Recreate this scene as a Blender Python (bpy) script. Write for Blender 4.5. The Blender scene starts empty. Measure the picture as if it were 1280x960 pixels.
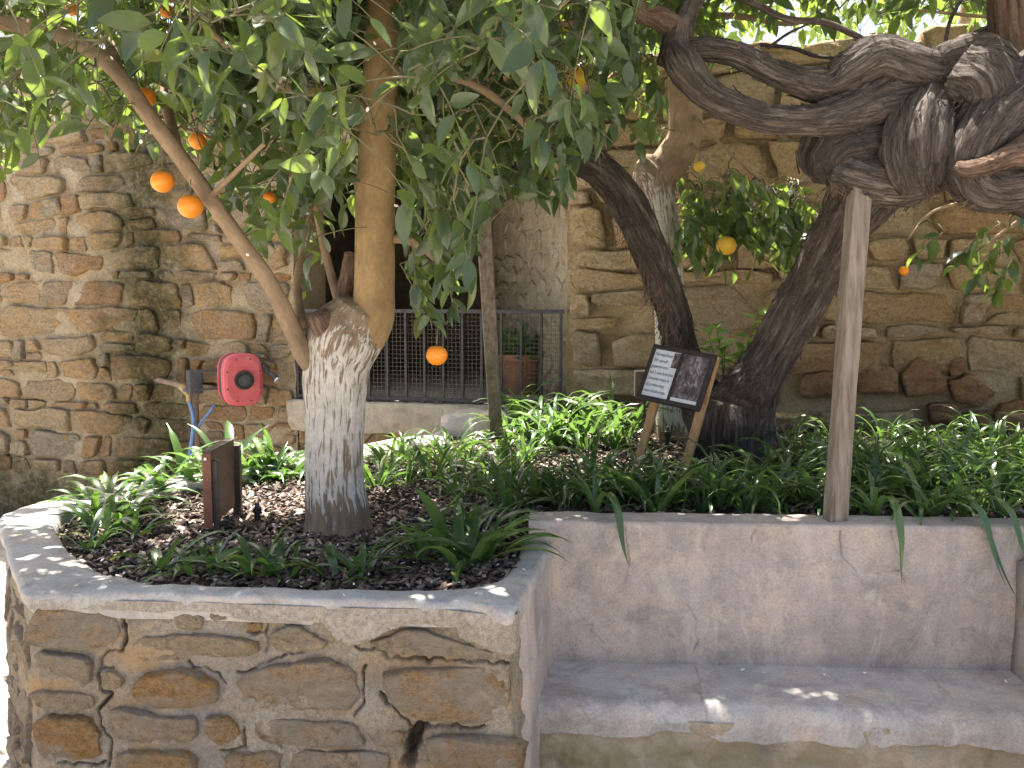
import bpy, bmesh, math, random
import numpy as np
from mathutils import Vector, Matrix, noise as mnoise
R = math.radians
rng = random.Random(11)
nrg = np.random.default_rng(5)
S = bpy.context.scene
COL = S.collection

# ------------------------------------------------------------------ camera, sky, sun, exposure
F = 1150.0; CH = 1.6; PITCH = math.atan(110 / F)
cam = bpy.data.objects.new('camera', bpy.data.cameras.new('camera')); COL.objects.link(cam)
cam.location = (0, 0, CH); cam.rotation_euler = (math.pi / 2 - PITCH, 0, 0)
cam.data.sensor_width = 36; cam.data.lens = 36 * F / 1280
cam.data.clip_start = 0.05; cam.data.clip_end = 600
S.camera = cam
SUN_EL = R(71); SUN_AZ = R(-24)           # azimuth measured from +Y towards +X
SUN = Vector((math.sin(SUN_AZ) * math.cos(SUN_EL), math.cos(SUN_AZ) * math.cos(SUN_EL), math.sin(SUN_EL)))
w = bpy.data.worlds.new('World'); S.world = w; w.use_nodes = True
wn = w.node_tree.nodes; bg = wn['Background']
sky = wn.new('ShaderNodeTexSky'); sky.sky_type = 'NISHITA'; sky.sun_disc = False
sky.sun_elevation = SUN_EL; sky.sun_rotation = SUN_AZ; sky.dust_density = 5.0; sky.air_density = 0.8; sky.ozone_density = 0.0
w.node_tree.links.new(sky.outputs[0], bg.inputs[0]); bg.inputs[1].default_value = 0.085
sl = bpy.data.lights.new('sun', 'SUN'); sl.energy = 5.0; sl.angle = R(0.53); sl.color = (1.0, 0.95, 0.86)
so = bpy.data.objects.new('sun', sl); COL.objects.link(so)
so.rotation_euler = SUN.to_track_quat('Z', 'Y').to_euler(); so.location = SUN * 30
S.view_settings.view_transform = 'Standard'; S.view_settings.look = 'None'
S.view_settings.gamma = 1; S.view_settings.use_curve_mapping = False
S.view_settings.exposure = 2.35
S.cycles.use_denoising = True
S.cycles.max_bounces = 8; S.cycles.diffuse_bounces = 4; S.cycles.glossy_bounces = 2
S.cycles.transmission_bounces = 4; S.cycles.transparent_max_bounces = 8

# ------------------------------------------------------------------ picking positions
def ray(px, py):
    x = (px - 640) / F; y = (480 - py) / F
    return Vector((x, math.cos(PITCH) + y * math.sin(PITCH), -math.sin(PITCH) + y * math.cos(PITCH)))
C0 = Vector((0, 0, CH))
def at(px, py, Y):
    d = ray(px, py); return C0 + d * (Y / d.y)
def PZ(px, py, z):
    d = ray(px, py); return C0 + d * ((z - CH) / d.z)
def proj(P):
    P = np.atleast_2d(np.asarray(P, float)) - np.array([0, 0, CH])
    f = P[:, 1] * math.cos(PITCH) - P[:, 2] * math.sin(PITCH)
    u = P[:, 1] * math.sin(PITCH) + P[:, 2] * math.cos(PITCH)
    f = np.where(f < .05, .05, f)
    return np.stack([640 + F * P[:, 0] / f, 480 - F * u / f, f], 1)

# ------------------------------------------------------------------ object helpers
def tag(o, label=None, cat=None, group=None, kind=None):
    if label: o['label'] = label
    if cat: o['category'] = cat
    if group: o['group'] = group
    if kind: o['kind'] = kind
    return o
def empty(name, loc, label, cat, group=None):
    o = bpy.data.objects.new(name, None); COL.objects.link(o); o.location = loc
    o.empty_display_size = .1
    return tag(o, label, cat, group)
def wloc(o):
    v = Vector((0, 0, 0))
    while o: v = v + o.location; o = o.parent
    return v
def link(name, me, m=None, parent=None, smooth=True, M=None):
    o = bpy.data.objects.new(name, me); COL.objects.link(o)
    if m is not None and not me.materials: me.materials.append(m)
    if smooth and not me.get('sm'):
        me.polygons.foreach_set('use_smooth', np.ones(len(me.polygons), bool)); me['sm'] = 1
    if parent is not None:
        o.parent = parent
        T = Matrix.Translation(-wloc(parent))
        o.matrix_local = T @ M if M is not None else T
    elif M is not None: o.matrix_world = M
    return o
def mesh(name, v, f, attrs=None):
    me = bpy.data.meshes.new(name)
    v = np.asarray(v, np.float32).reshape(-1, 3)
    if isinstance(f, np.ndarray):
        k = f.shape[1]; n = f.shape[0]
        me.vertices.add(len(v)); me.vertices.foreach_set('co', v.ravel())
        me.loops.add(n * k); me.loops.foreach_set('vertex_index', f.astype(np.int32).ravel())
        me.polygons.add(n); me.polygons.foreach_set('loop_start', np.arange(0, n * k, k, dtype=np.int32))
        me.polygons.foreach_set('loop_total', np.full(n, k, np.int32))
        me.update(calc_edges=True)
    else:
        me.from_pydata([tuple(map(float, p)) for p in v], [], [tuple(map(int, q)) for q in f]); me.update()
    if attrs:
        for k, (typ, dat) in attrs.items():
            a = me.attributes.new(k, typ, 'POINT')
            a.data.foreach_set('vector' if typ == 'FLOAT_VECTOR' else 'value', np.asarray(dat, np.float32).ravel())
    return me
class MB:
    def __init__(s): s.v = []; s.f = []
    def add(s, v, f):
        k = len(s.v); s.v += [tuple(p) for p in v]; s.f += [tuple(i + k for i in q) for q in f]
    def hexa(s, p):      # 8 points, bottom loop then top loop
        s.add(p, [(3, 2, 1, 0), (4, 5, 6, 7), (0, 1, 5, 4), (1, 2, 6, 5), (2, 3, 7, 6), (3, 0, 4, 7)])
    def box(s, c, ax, ay, az, hx, hy, hz):
        c = Vector(c); q = []
        for k in (-1, 1):
            for i, j in ((-1, -1), (1, -1), (1, 1), (-1, 1)):
                q.append(c + ax * hx * i + ay * hy * j + az * hz * k)
        s.hexa(q)
    def bar(s, a, b, r, n=8, r2=None):
        a = Vector(a); b = Vector(b); d = (b - a).normalized(); r2 = r if r2 is None else r2
        u = d.orthogonal().normalized(); t = d.cross(u); v = []
        for p, rr in ((a, r), (b, r2)):
            for i in range(n):
                an = 2 * math.pi * i / n + math.pi / n; v.append(p + u * rr * math.cos(an) + t * rr * math.sin(an))
        f = [(i, (i + 1) % n, n + (i + 1) % n, n + i) for i in range(n)]
        f += [tuple(range(n - 1, -1, -1)), tuple(range(n, 2 * n))]
        s.add(v, f)
    def build(s, name, m, parent=None, bevel=0, seg=2, smooth=True):
        me = mesh(name, s.v, s.f)
        if bevel:
            bm = bmesh.new(); bm.from_mesh(me)
            bmesh.ops.bevel(bm, geom=bm.edges[:], offset=bevel, segments=seg, affect='EDGES', profile=.6)
            bm.to_mesh(me); bm.free()
        o = link(name, me, m, parent, smooth=False)
        if smooth: me.shade_auto(R(40)) if hasattr(me, 'shade_auto') else None
        return o
def nz(p, sc=1.0, off=0.0):
    return mnoise.noise((p[0] * sc + off, p[1] * sc + off * .7, p[2] * sc - off))
def fbm(p, sc, o=3):
    t = 0; a = 1
    for i in range(o):
        t += a * nz(p, sc, 7.3 * i); sc *= 2.1; a *= .5
    return t

# ------------------------------------------------------------------ materials
class Mt:
    def __init__(s, name):
        s.m = bpy.data.materials.new(name); s.m.use_nodes = True; s.nt = s.m.node_tree
        s.b = s.nt.nodes['Principled BSDF']; s.out = s.nt.nodes['Material Output']
    def n(s, typ, ins=None, **props):
        nd = s.nt.nodes.new('ShaderNode' + typ)
        for k, v in props.items(): setattr(nd, k, v)
        for k, v in (ins or {}).items(): s.set(nd.inputs[k], v)
        return nd
    def set(s, sock, v):
        if isinstance(v, bpy.types.NodeSocket): s.nt.links.new(v, sock)
        else: sock.default_value = (*v, 1) if (isinstance(v, tuple) and len(v) == 3 and sock.type == 'RGBA') else v
    def noise(s, vec, scale, detail=5, rough=.55, dist=0.0):
        d = {'Scale': scale, 'Detail': detail, 'Roughness': rough, 'Distortion': dist}
        if vec is not None: d['Vector'] = vec
        return s.n('TexNoise', d).outputs['Fac']
    def ramp(s, fac, stops):
        nd = s.n('ValToRGB', {'Fac': fac}); e = nd.color_ramp.elements
        while len(e) < len(stops): e.new(.5)
        for q, (p, c) in zip(e, stops):
            q.position = p; q.color = (*c, 1) if isinstance(c, tuple) else (c, c, c, 1)
        return nd.outputs['Color']
    def mix(s, fac, a, b, mode='MIX'):
        nd = s.n('Mix', data_type='RGBA', blend_type=mode)
        s.set(nd.inputs[0], fac); s.set(nd.inputs[6], a); s.set(nd.inputs[7], b)
        return nd.outputs[2]
    def math(s, op, a, b=None, c=None):
        nd = s.n('Math', operation=op); s.set(nd.inputs[0], a)
        if b is not None: s.set(nd.inputs[1], b)
        if c is not None: s.set(nd.inputs[2], c)
        return nd.outputs[0]
    def mul(s, vec, t):
        return s.n('VectorMath', {0: vec, 1: t}, operation='MULTIPLY').outputs[0]
    def pos(s): return s.n('NewGeometry').outputs['Position']
    def attr(s, name, out='Vector'): return s.n('Attribute', attribute_name=name).outputs[out]
    def bump(s, h, st, dist, prev=None):
        nd = s.n('Bump', {'Height': h, 'Strength': st, 'Distance': dist})
        if prev is not None: s.set(nd.inputs['Normal'], prev)
        return nd.outputs[0]
    def done(s, col, rough=.8, nrm=None, spec=.3):
        s.set(s.b.inputs['Base Color'], col); s.set(s.b.inputs['Roughness'], rough)
        s.set(s.b.inputs['Specular IOR Level'], spec)
        if nrm is not None: s.set(s.b.inputs['Normal'], nrm)
        return s.m
def simple(name, col, rough=.6, var=.25, sc=30, metal=0, bump=.15, spec=.4):
    t = Mt(name); p = t.pos(); nf = t.noise(p, sc)
    c2 = tuple(x * (1 - var) for x in col); c3 = tuple(min(1, x * (1 + var)) for x in col)
    t.b.inputs['Metallic'].default_value = metal
    return t.done(t.ramp(nf, [(.3, c2), (.7, c3)]), rough, t.bump(t.noise(p, sc * 6), bump, .004), spec)

def stone_mat(name, cols, moss=None, grey=.5):
    t = Mt(name); p = t.pos()
    rnd = t.n('ObjectInfo').outputs['Random']
    base = t.ramp(rnd, [(i / (len(cols) - 1), c) for i, c in enumerate(cols)])
    warp = t.noise(p, 9, 6, .6)
    base = t.mix(t.ramp(warp, [(.35, 0.0), (.7, grey)]), base, (.36, .33, .28))
    fine = t.noise(p, 55, 6, .65)
    base = t.mix(.85, base, t.ramp(fine, [(.25, .4), (.5, .95), (.75, 1.3)]), 'MULTIPLY')
    base = t.mix(.8, base, t.ramp(t.noise(p, 190, 4, .75), [(.28, .45), (.5, 1.0), (.72, 1.3)]), 'MULTIPLY')
    base = t.mix(t.ramp(t.noise(p, 33, 7, .75), [(.60, 0.0), (.68, .6)]), base, (.13, .10, .07))
    rust = t.noise(p, 17, 4, .6, .6)
    base = t.mix(t.ramp(rust, [(.55, 0.0), (.72, .55)]), base, (.40, .22, .085))
    if moss: base = moss(t, p, base)
    n1 = t.bump(t.noise(t.mul(p, (1, 1, 2.2)), 15, 8, .7, .5), 1.0, .035)
    n2 = t.bump(t.noise(p, 95, 6, .7), .8, .010, n1)
    return t.done(base, .92, n2, .12)
def left_moss(t, p, base):
    # damp green-black streak below the spot where water runs down the wall
    xyz = t.n('SeparateXYZ', {0: p}).outputs
    nzv = t.math('MULTIPLY', t.math('SUBTRACT', t.noise(p, 4.0, 6, .65), .5), 1.1)
    dx = t.math('ADD', t.math('SUBTRACT', xyz[0], -2.42), nzv)
    streak = t.math('SUBTRACT', 1.15, t.math('MULTIPLY', t.math('ABSOLUTE', dx), 2.1))
    low = t.math('ADD', t.math('MULTIPLY', t.math('SUBTRACT', .55, xyz[2]), 3.0), t.math('MULTIPLY', nzv, 3.0))
    k = t.math('MAXIMUM', streak, low)
    k = t.n('Clamp', {0: k}).outputs[0]
    k = t.math('MULTIPLY', k, t.ramp(t.noise(p, 30, 5, .7), [(.3, .55), (.55, 1.0)]))
    gcol = t.ramp(t.noise(p, 13), [(.3, (.03, .033, .017)), (.6, (.065, .062, .028)), (.75, (.095, .11, .03))])
    return t.mix(t.math('MULTIPLY', k, .93), base, gcol)
OCH = [(.42, .26, .12), (.45, .31, .16), (.35, .19, .085), (.40, .30, .18), (.44, .34, .20), (.38, .22, .10), (.33, .28, .20), (.43, .29, .14)]
M = {}
M['stone_l'] = stone_mat('ochre_rubble_damp', OCH, left_moss)
M['stone_r'] = stone_mat('ochre_rubble', [(.54, .39, .22), (.50, .35, .19), (.56, .45, .29), (.46, .29, .15), (.54, .40, .235), (.44, .36, .26)], None, .35)
M['stone_red'] = stone_mat('red_sandstone', [(.36, .20, .11), (.33, .175, .095), (.39, .23, .13)], None, .3)
def coat(t, p, c):
    k = t.ramp(t.noise(p, 6.5, 7, .68, .6), [(.46, 0.0), (.58, .9)])
    return t.mix(k, c, t.ramp(t.noise(p, 40, 5), [(.3, (.29, .24, .18)), (.7, (.38, .325, .255))]))
M['stone_p'] = stone_mat('planter_rubble', [(.36, .26, .16), (.39, .29, .18), (.34, .27, .20), (.39, .26, .14)], coat, .4)
M['stone_o'] = stone_mat('rusty_sandstone', [(.37, .21, .085), (.40, .255, .12), (.38, .225, .09)], coat, .25)
def mortar(name, c1, c2, c3, moss=None, extra=None):
    t = Mt(name); p = t.pos()
    c = t.ramp(t.noise(p, 6, 6, .6), [(.3, c1), (.5, c2), (.7, c3)])
    c = t.mix(.85, c, t.ramp(t.noise(p, 70, 6, .75), [(.28, .5), (.6, 1.15)]), 'MULTIPLY')
    c = t.mix(.7, c, t.ramp(t.noise(p, 210, 4, .75), [(.28, .5), (.5, 1.0), (.72, 1.25)]), 'MULTIPLY')
    if moss: c = moss(t, p, c)
    if extra: c = extra(t, p, c)
    n1 = t.bump(t.noise(p, 25, 6, .7), .8, .025); n2 = t.bump(t.noise(p, 150, 4, .6), .5, .006, n1)
    return t.done(c, .95, n2, .1)
M['mortar_l'] = mortar('wall_mortar_damp', (.33, .26, .17), (.39, .32, .22), (.43, .37, .28), left_moss)
M['mortar_r'] = mortar('wall_mortar', (.34, .25, .15), (.41, .32, .20), (.46, .39, .28))
def dirt(t, p, c):
    k = t.attr('crack', 'Fac')
    return t.mix(t.math('MULTIPLY', k, .85), c, (.07, .055, .04))
def ochre_patch(t, p, c):
    c = t.mix(t.ramp(t.noise(t.mul(p, (1, 1, 2.4)), 3.4, 5, .6), [(.52, 0.0), (.68, .75)]), c, (.40, .25, .11))
    c = t.mix(t.ramp(t.noise(p, 2.3, 5, .6, .5), [(.5, 0.0), (.7, .55)]), c, (.30, .27, .25))
    return dirt(t, p, c)
M['planter_body'] = mortar('planter_mortar', (.25, .20, .145), (.31, .26, .195), (.37, .32, .255), None, ochre_patch)
M['apron'] = mortar('lime_coat', (.32, .275, .215), (.39, .34, .28), (.44, .40, .34), None, None)
def plaster(name, a, b, c3, green=False, weather=True):
    t = Mt(name); p = t.pos()
    c = t.ramp(t.noise(p, 3.2, 7, .62, .4), [(.28, a), (.5, b), (.72, c3)])
    st = t.noise(t.mul(p, (7, 7, 1.0)), 1.6, 5, .6)
    c = t.mix(t.ramp(st, [(.46, 0.0), (.72, .6)]), c, (.27, .235, .215))
    c = t.mix(t.ramp(t.noise(p, 8, 6, .7), [(.48, 0.0), (.64, .6)]), c, (.54, .43, .34))
    c = t.mix(t.ramp(t.noise(p, 5, 8, .72, 1.2), [(.52, 0.0), (.62, .55)]), c, (.25, .225, .205))
    c = t.mix(.8, c, t.ramp(t.noise(p, 150, 6, .78), [(.28, .55), (.5, .98), (.7, 1.2)]), 'MULTIPLY')
    c = t.mix(t.ramp(t.noise(p, 30, 8, .8, .4), [(.56, 0.0), (.66, .5)]), c, (.24, .21, .19))
    c = t.mix(t.ramp(t.noise(t.mul(p, (1, 1, .35)), 12, 8, .75, .6), [(.54, 0.0), (.64, .45)]), c, (.56, .50, .44))
    if green:
        z = t.n('SeparateXYZ', {0: p}).outputs[2]
        k = t.n('Clamp', {0: t.math('MULTIPLY', t.math('SUBTRACT', .40, z), 9.0)}).outputs[0]
        k = t.math('MULTIPLY', k, t.ramp(t.noise(p, 5, 5, .6), [(.4, .1), (.62, .9)]))
        c = t.mix(k, c, (.235, .195, .11))
    if weather: c = dirt(t, p, c)
    n1 = t.bump(t.noise(p, 14, 6, .65), .35, .012); n2 = t.bump(t.noise(p, 220, 4, .6), .3, .003, n1)
    return t.done(c, .88, n2, .2)
M['plaster'] = plaster('weathered_plaster', (.31, .265, .24), (.41, .35, .315), (.50, .425, .375))
M['seat'] = plaster('bench_seat_plaster', (.33, .31, .295), (.42, .395, .375), (.48, .455, .43))
M['bench_base'] = plaster('mossy_bench_base', (.27, .21, .15), (.35, .285, .205), (.43, .37, .285), True)
M['rim'] = plaster('worn_concrete_rim', (.28, .275, .27), (.37, .36, .35), (.46, .445, .425), False, False)
def leafmat(name, top, trans, rough=.34, hue=.25, kt=.42):
    t = Mt(name)
    g = t.n('NewGeometry'); ri = g.outputs['Random Per Island']; ro = t.n('ObjectInfo').outputs['Random']
    r = t.math('FRACT', t.math('ADD', ri, ro))
    d1 = tuple(x * (1 - hue) for x in top); d2 = (top[0] * (1 + hue * 1.8), top[1] * (1 + hue), top[2] * (1 + hue * .5))
    c = t.ramp(r, [(0, d1), (.55, top), (.9, d2), (1, (d2[0] * 1.7, d2[1] * 1.25, d2[2]))])
    c = t.mix(t.math('MULTIPLY', g.outputs['Backfacing'], .4), c, tuple(x * 1.6 + .015 for x in top))
    c = t.mix(.5, c, t.ramp(t.noise(t.pos(), 25, 3), [(.3, .7), (.7, 1.2)]), 'MULTIPLY')
    tr = t.ramp(r, [(0, tuple(x * .75 for x in trans)), (1, tuple(min(1, x * 1.2) for x in trans))])
    t.done(c, t.math('ADD', t.math('MULTIPLY', g.outputs['Backfacing'], .25), rough), t.bump(t.noise(t.pos(), 160, 2), .12, .002), .5)
    t.b.inputs['Coat Weight'].default_value = .35; t.b.inputs['Coat Roughness'].default_value = .22
    tl = t.n('BsdfTranslucent', {'Color': tr})
    mx = t.n('MixShader', {0: kt, 1: t.b.outputs[0], 2: tl.outputs[0]})
    t.nt.links.new(mx.outputs[0], t.out.inputs['Surface'])
    return t.m
M['leaf'] = leafmat('orange_leaf', (.046, .075, .042), (.25, .35, .05), .27, .25, .36)
M['leaf_b'] = leafmat('orange_leaf_far', (.050, .085, .040), (.27, .38, .055), .30)
M['leaf_far'] = leafmat('far_foliage', (.08, .14, .035), (.36, .50, .08), .45)
M['strap'] = leafmat('strap_leaf', (.058, .115, .040), (.20, .36, .06), .27, .3, .30)
M['weed'] = leafmat('weed_leaf', (.08, .17, .06), (.22, .40, .08), .5)
M['sprout'] = leafmat('sprout_leaf', (.12, .26, .05), (.40, .62, .10), .45)
def bark_white(name, z0, z1):
    t = Mt(name); b = t.attr('bark'); p = t.pos(); z = t.n('SeparateXYZ', {0: p}).outputs[2]
    sv = t.mul(b, (1, 1, .11))
    fibre = t.noise(sv, 95, 5, .6, .3)
    br = t.ramp(t.noise(sv, 40, 5), [(.3, (.17, .125, .085)), (.55, (.26, .195, .135)), (.75, (.33, .26, .19))])
    wh = t.ramp(t.noise(p, 25, 5, .65), [(.3, (.42, .39, .35)), (.6, (.60, .565, .52))])
    up = t.math('MULTIPLY', t.math('SUBTRACT', z, z1), 3.0)
    up = t.n('Clamp', {0: up}).outputs[0]
    dn = t.n('Clamp', {0: t.math('MULTIPLY', t.math('SUBTRACT', z0 + .15, z), 6.0)}).outputs[0]
    thr = t.math('ADD', t.math('ADD', t.math('MULTIPLY', up, 1.0), t.math('MULTIPLY', dn, .8)), t.math('MULTIPLY', t.math('SUBTRACT', t.noise(p, 7, 4), .5), .5))
    k = t.math('SUBTRACT', t.math('ADD', fibre, .07), t.math('MULTIPLY', thr, .42))
    k = t.ramp(k, [(.47, 0.0), (.53, 1.0)])
    c = t.mix(k, br, wh)
    n1 = t.bump(fibre, .8, .012); n2 = t.bump(k, .25, .003, n1)
    return t.done(c, .88, n2, .15)
def bark(name, c1, c2, c3, sc=70, st=.7, dist=.012, stretch=.12, rough=.85):
    t = Mt(name); b = t.attr('bark'); sv = t.mul(b, (1, 1, stretch))
    f1 = t.noise(sv, sc, 7, .70, .9 if st > .8 else .4); f2 = t.noise(b, 9, 4)
    c = t.ramp(f1, [(.28, c1), (.52, c2), (.75, c3)])
    c = t.mix(.7, c, t.ramp(f2, [(.3, .6), (.7, 1.3)]), 'MULTIPLY')
    f1 = t.math('ADD', f1, t.math('MULTIPLY', t.noise(t.mul(b, (1, 1, .6)), sc * 1.3, 5, .7), .6 if sc > 65 else .0)) if st > .8 else f1
    n1 = t.bump(f1, st, dist); n2 = t.bump(t.noise(sv, sc * 3.3, 4, .6), st * .8, dist * .4, n1)
    return t.done(c, rough, n2, .2)
M['trunk_a'] = bark_white('whitewashed_bark', .80, 1.38)
M['trunk_b'] = bark_white('whitewashed_bark_far', .85, 2.05)
M['limb'] = bark('orange_bark', (.24, .155, .075), (.31, .21, .105), (.37, .27, .15), 60, .25, .006, .5)
M['limb_l'] = bark('young_orange_bark', (.20, .14, .09), (.27, .19, .125), (.33, .25, .17), 60, .35, .006, .3)
M['vine'] = bark('vine_bark', (.038, .029, .024), (.125, .10, .086), (.32, .275, .25), 68, 1.0, .022, .11)
M['vine_dark'] = bark('old_vine_bark', (.032, .025, .021), (.10, .08, .068), (.25, .215, .19), 68, 1.0, .022, .11)
M['vine_red'] = bark('peeled_vine_bark', (.085, .05, .036), (.21, .135, .098), (.37, .28, .22), 68, 1.0, .018, .09)
M['twig'] = simple('green_twig', (.13, .12, .06), .7, .4, 20)
M['wood_grey'] = None
def wood(name, c1, c2, c3, sc=60):
    t = Mt(name); p = t.pos(); sv = t.mul(p, (1, 1, .06))
    f = t.noise(sv, sc, 6, .65, .2)
    c = t.ramp(f, [(.3, c1), (.52, c2), (.75, c3)])
    c = t.mix(.5, c, t.ramp(t.noise(p, 6, 4), [(.3, .65), (.7, 1.2)]), 'MULTIPLY')
    return t.done(c, .82, t.bump(f, .7, .006), .2)
M['wood_grey'] = wood('weathered_timber', (.105, .082, .062), (.215, .178, .145), (.31, .27, .23))
M['wood_tan'] = wood('tan_stake', (.30, .17, .08), (.42, .26, .13), (.50, .34, .19), 90)
M['soil'] = mortar('dark_soil', (.035, .027, .021), (.06, .047, .038), (.09, .07, .055))
tm = Mt('bark_chips'); gi = tm.n('NewGeometry').outputs['Random Per Island']
M['chip'] = tm.done(tm.mix(.6, tm.ramp(gi, [(0, (.055, .038, .031)), (.4, (.11, .076, .060)), (.7, (.18, .132, .107)), (.88, (.28, .22, .18)), (1, (.48, .41, .34))]),
                    tm.ramp(tm.noise(tm.pos(), 90), [(.3, .6), (.7, 1.2)]), 'MULTIPLY'), .8, tm.bump(tm.noise(tm.pos(), 200), .5, .004), .3)
M['petal'] = simple('white_petal', (.75, .72, .66), .6, .1)
M['ground'] = mortar('gravel_path', (.34, .30, .25), (.42, .38, .32), (.48, .44, .38))
M['iron'] = simple('dark_iron', (.055, .055, .06), .55, .3, 40, .3)
M['wire'] = simple('rusty_wire', (.12, .105, .09), .7, .3, 40, .2)
M['black'] = simple('black_plastic', (.025, .026, .028), .45, .3, 30)
M['charcoal'] = simple('charcoal_plastic', (.06, .065, .075), .5, .3, 30)
M['chrome'] = simple('dull_chrome', (.5, .5, .5), .3, .15, 30, .9)
M['brass'] = simple('old_brass', (.33, .26, .13), .5, .3, 40, .5)
M['pipe'] = simple('rusty_pipe', (.22, .15, .11), .7, .35, 30, .1)
M['blue'] = simple('blue_hose', (.10, .21, .42), .4, .2, 30)
tr = Mt('faded_red_plastic'); pr = tr.pos()
cr = tr.ramp(tr.noise(pr, 9, 5, .6), [(.3, (.47, .075, .10)), (.6, (.56, .115, .14)), (.8, (.58, .20, .21))])
cr = tr.mix(tr.ramp(tr.noise(pr, 90, 5, .7), [(.55, 0.0), (.75, .35)]), cr, (.55, .34, .32))
M['red'] = tr.done(cr, .5, tr.bump(tr.noise(pr, 150), .15, .002), .4)
M['steel_brown'] = simple('brown_steel', (.085, .062, .055), .5, .3, 25, .2)
M['board_brown'] = simple('brown_panel', (.17, .105, .075), .6, .25, 25)
M['rust_edge'] = simple('rust_red_panel', (.25, .10, .06), .6, .25, 25)
M['terracotta'] = simple('terracotta', (.34, .16, .09), .85, .25, 18)
M['paper'] = simple('white_paper', (.62, .64, .70), .35, .05, 10, 0, .02)
M['ink'] = simple('black_ink', (.02, .02, .03), .6, .1)
M['frame_dark'] = simple('dark_frame', (.035, .028, .027), .45, .3, 30)
M['frame_red'] = simple('red_brown_wood', (.20, .075, .04), .6, .3, 40)
tp = Mt('vine_photograph'); pp = tp.pos()
fv = tp.noise(tp.mul(pp, (1, 1, .28)), 60, 6, .7, .8)
M['photo'] = tp.done(tp.ramp(fv, [(.36, (.035, .027, .03)), (.5, (.12, .10, .11)), (.58, (.20, .18, .20)), (.68, (.45, .46, .52))]), .3, None, .5)
def fruit(name, c1, c2):
    t = Mt(name); p = t.pos()
    t.b.inputs['Subsurface Weight'].default_value = .1; t.b.inputs['Subsurface Radius'].default_value = (.02, .01, .004)
    return t.done(t.ramp(t.noise(p, 14, 3), [(.3, c1), (.7, c2)]), .42, t.bump(t.n('TexVoronoi', {'Vector': p, 'Scale': 420.0}).outputs[0], .07, .001), .45)
M['orange'] = fruit('orange_peel', (.80, .23, .015), (.86, .31, .025))
M['yellow'] = fruit('yellow_peel', (.78, .46, .04), (.82, .56, .09))
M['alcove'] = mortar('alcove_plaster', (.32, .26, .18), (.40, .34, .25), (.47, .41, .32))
M['alcove_shade'] = mortar('shaded_alcove_wall', (.07, .058, .045), (.10, .085, .065), (.14, .12, .09))  # deep shade of the recess put into a darker wall colour
M['sill'] = plaster('grey_sill_plaster', (.33, .30, .25), (.40, .37, .31), (.47, .43, .37), False, False)

# ------------------------------------------------------------------ generators
def resample(pts, rad, step):
    P = [Vector(p) for p in pts]; n = len(P); out = []; ro = []
    for i in range(n - 1):
        p0 = P[i - 1] if i else P[0] * 2 - P[1]; p1, p2 = P[i], P[i + 1]
        p3 = P[i + 2] if i + 2 < n else P[-1] * 2 - P[-2]
        k = max(2, int((p2 - p1).length / step))
        for j in range(k):
            t = j / k
            q = .5 * ((2 * p1) + (p2 - p0) * t + (2 * p0 - 5 * p1 + 4 * p2 - p3) * t * t + (3 * p1 - p0 - 3 * p2 + p3) * t ** 3)
            ts = t * t * (3 - 2 * t)
            out.append(q); ro.append(rad[i] * (1 - ts) + rad[i + 1] * ts)
    out.append(P[-1]); ro.append(rad[-1])
    return out, ro
def tube(pts, rad, seg=14, step=.04, disp=None, cap=True, strips=None, seed=0):
    """tapered limb: returns vertices, faces, bark coordinates"""
    C, r = resample(pts, rad, step); n = len(C)
    T = [(C[min(i + 1, n - 1)] - C[max(i - 1, 0)]).normalized() for i in range(n)]
    u = T[0].orthogonal().normalized(); U = []
    for t in T:
        u = (u - t * u.dot(t)).normalized(); U.append(u)
    v = []; bk = []; s = 0
    for i in range(n):
        if i: s += (C[i] - C[i - 1]).length
        W = T[i].cross(U[i])
        for j in range(seg):
            a = 2 * math.pi * j / seg; k = 1.0
            if disp: k = disp(a, s, C[i], r[i])
            dr = U[i] * math.cos(a) + W * math.sin(a)
            v.append(C[i] + dr * (r[i] * k)); bk.append((math.cos(a) * r[i] + seed, math.sin(a) * r[i] + seed, s))
    f = [(i * seg + j, i * seg + (j + 1) % seg, (i + 1) * seg + (j + 1) % seg, (i + 1) * seg + j) for i in range(n - 1) for j in range(seg)]
    if cap:
        for i, sg in ((0, -1), (n - 1, 1)):
            v.append(C[i] + T[i] * (r[i] * .35 * sg)); bk.append((seed, seed, s * (sg > 0))); c = len(v) - 1
            for j in range(seg):
                q = (i * seg + j, i * seg + (j + 1) % seg, c)
                f.append(q if sg > 0 else q[::-1])
    if strips:       # peeling bark
        cnt, ln, wd, lift, rg = strips
        for _ in range(cnt):
            i0 = rg.randrange(0, max(1, n - 4)); L = rg.randint(3, ln); a0 = rg.random() * seg
            w0 = wd * rg.uniform(.5, 1.3); st = len(v); k = 0
            lf = lift * rg.uniform(.3, 1.6)
            for i in range(i0, min(n, i0 + L)):
                j = int(a0) % seg; P0 = v[i * seg + j]; P1 = v[i * seg + (j + 1) % seg]
                e = k / max(1, L - 1); o = (P0 - C[i]).normalized()
                m = P0.lerp(P1, a0 % 1) + o * (.002 + lf * (e * 2 - 1) ** 4)
                sd = (P1 - P0).normalized() * w0 * (1 - .7 * e)
                v += [m - sd, m + sd]; bk += [(a0, k * .01, i * .04), (a0 + .02, k * .01, i * .04)]; k += 1
            for q in range(k - 1): f.append((st + 2 * q, st + 2 * q + 1, st + 2 * q + 3, st + 2 * q + 2))
    return v, f, bk
def limb(name, pts, rad, m, parent, **k):
    v, f, b = tube(pts, rad, **k)
    return link(name, mesh(name, v, f, {'bark': ('FLOAT_VECTOR', b)}), m, parent)

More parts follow.
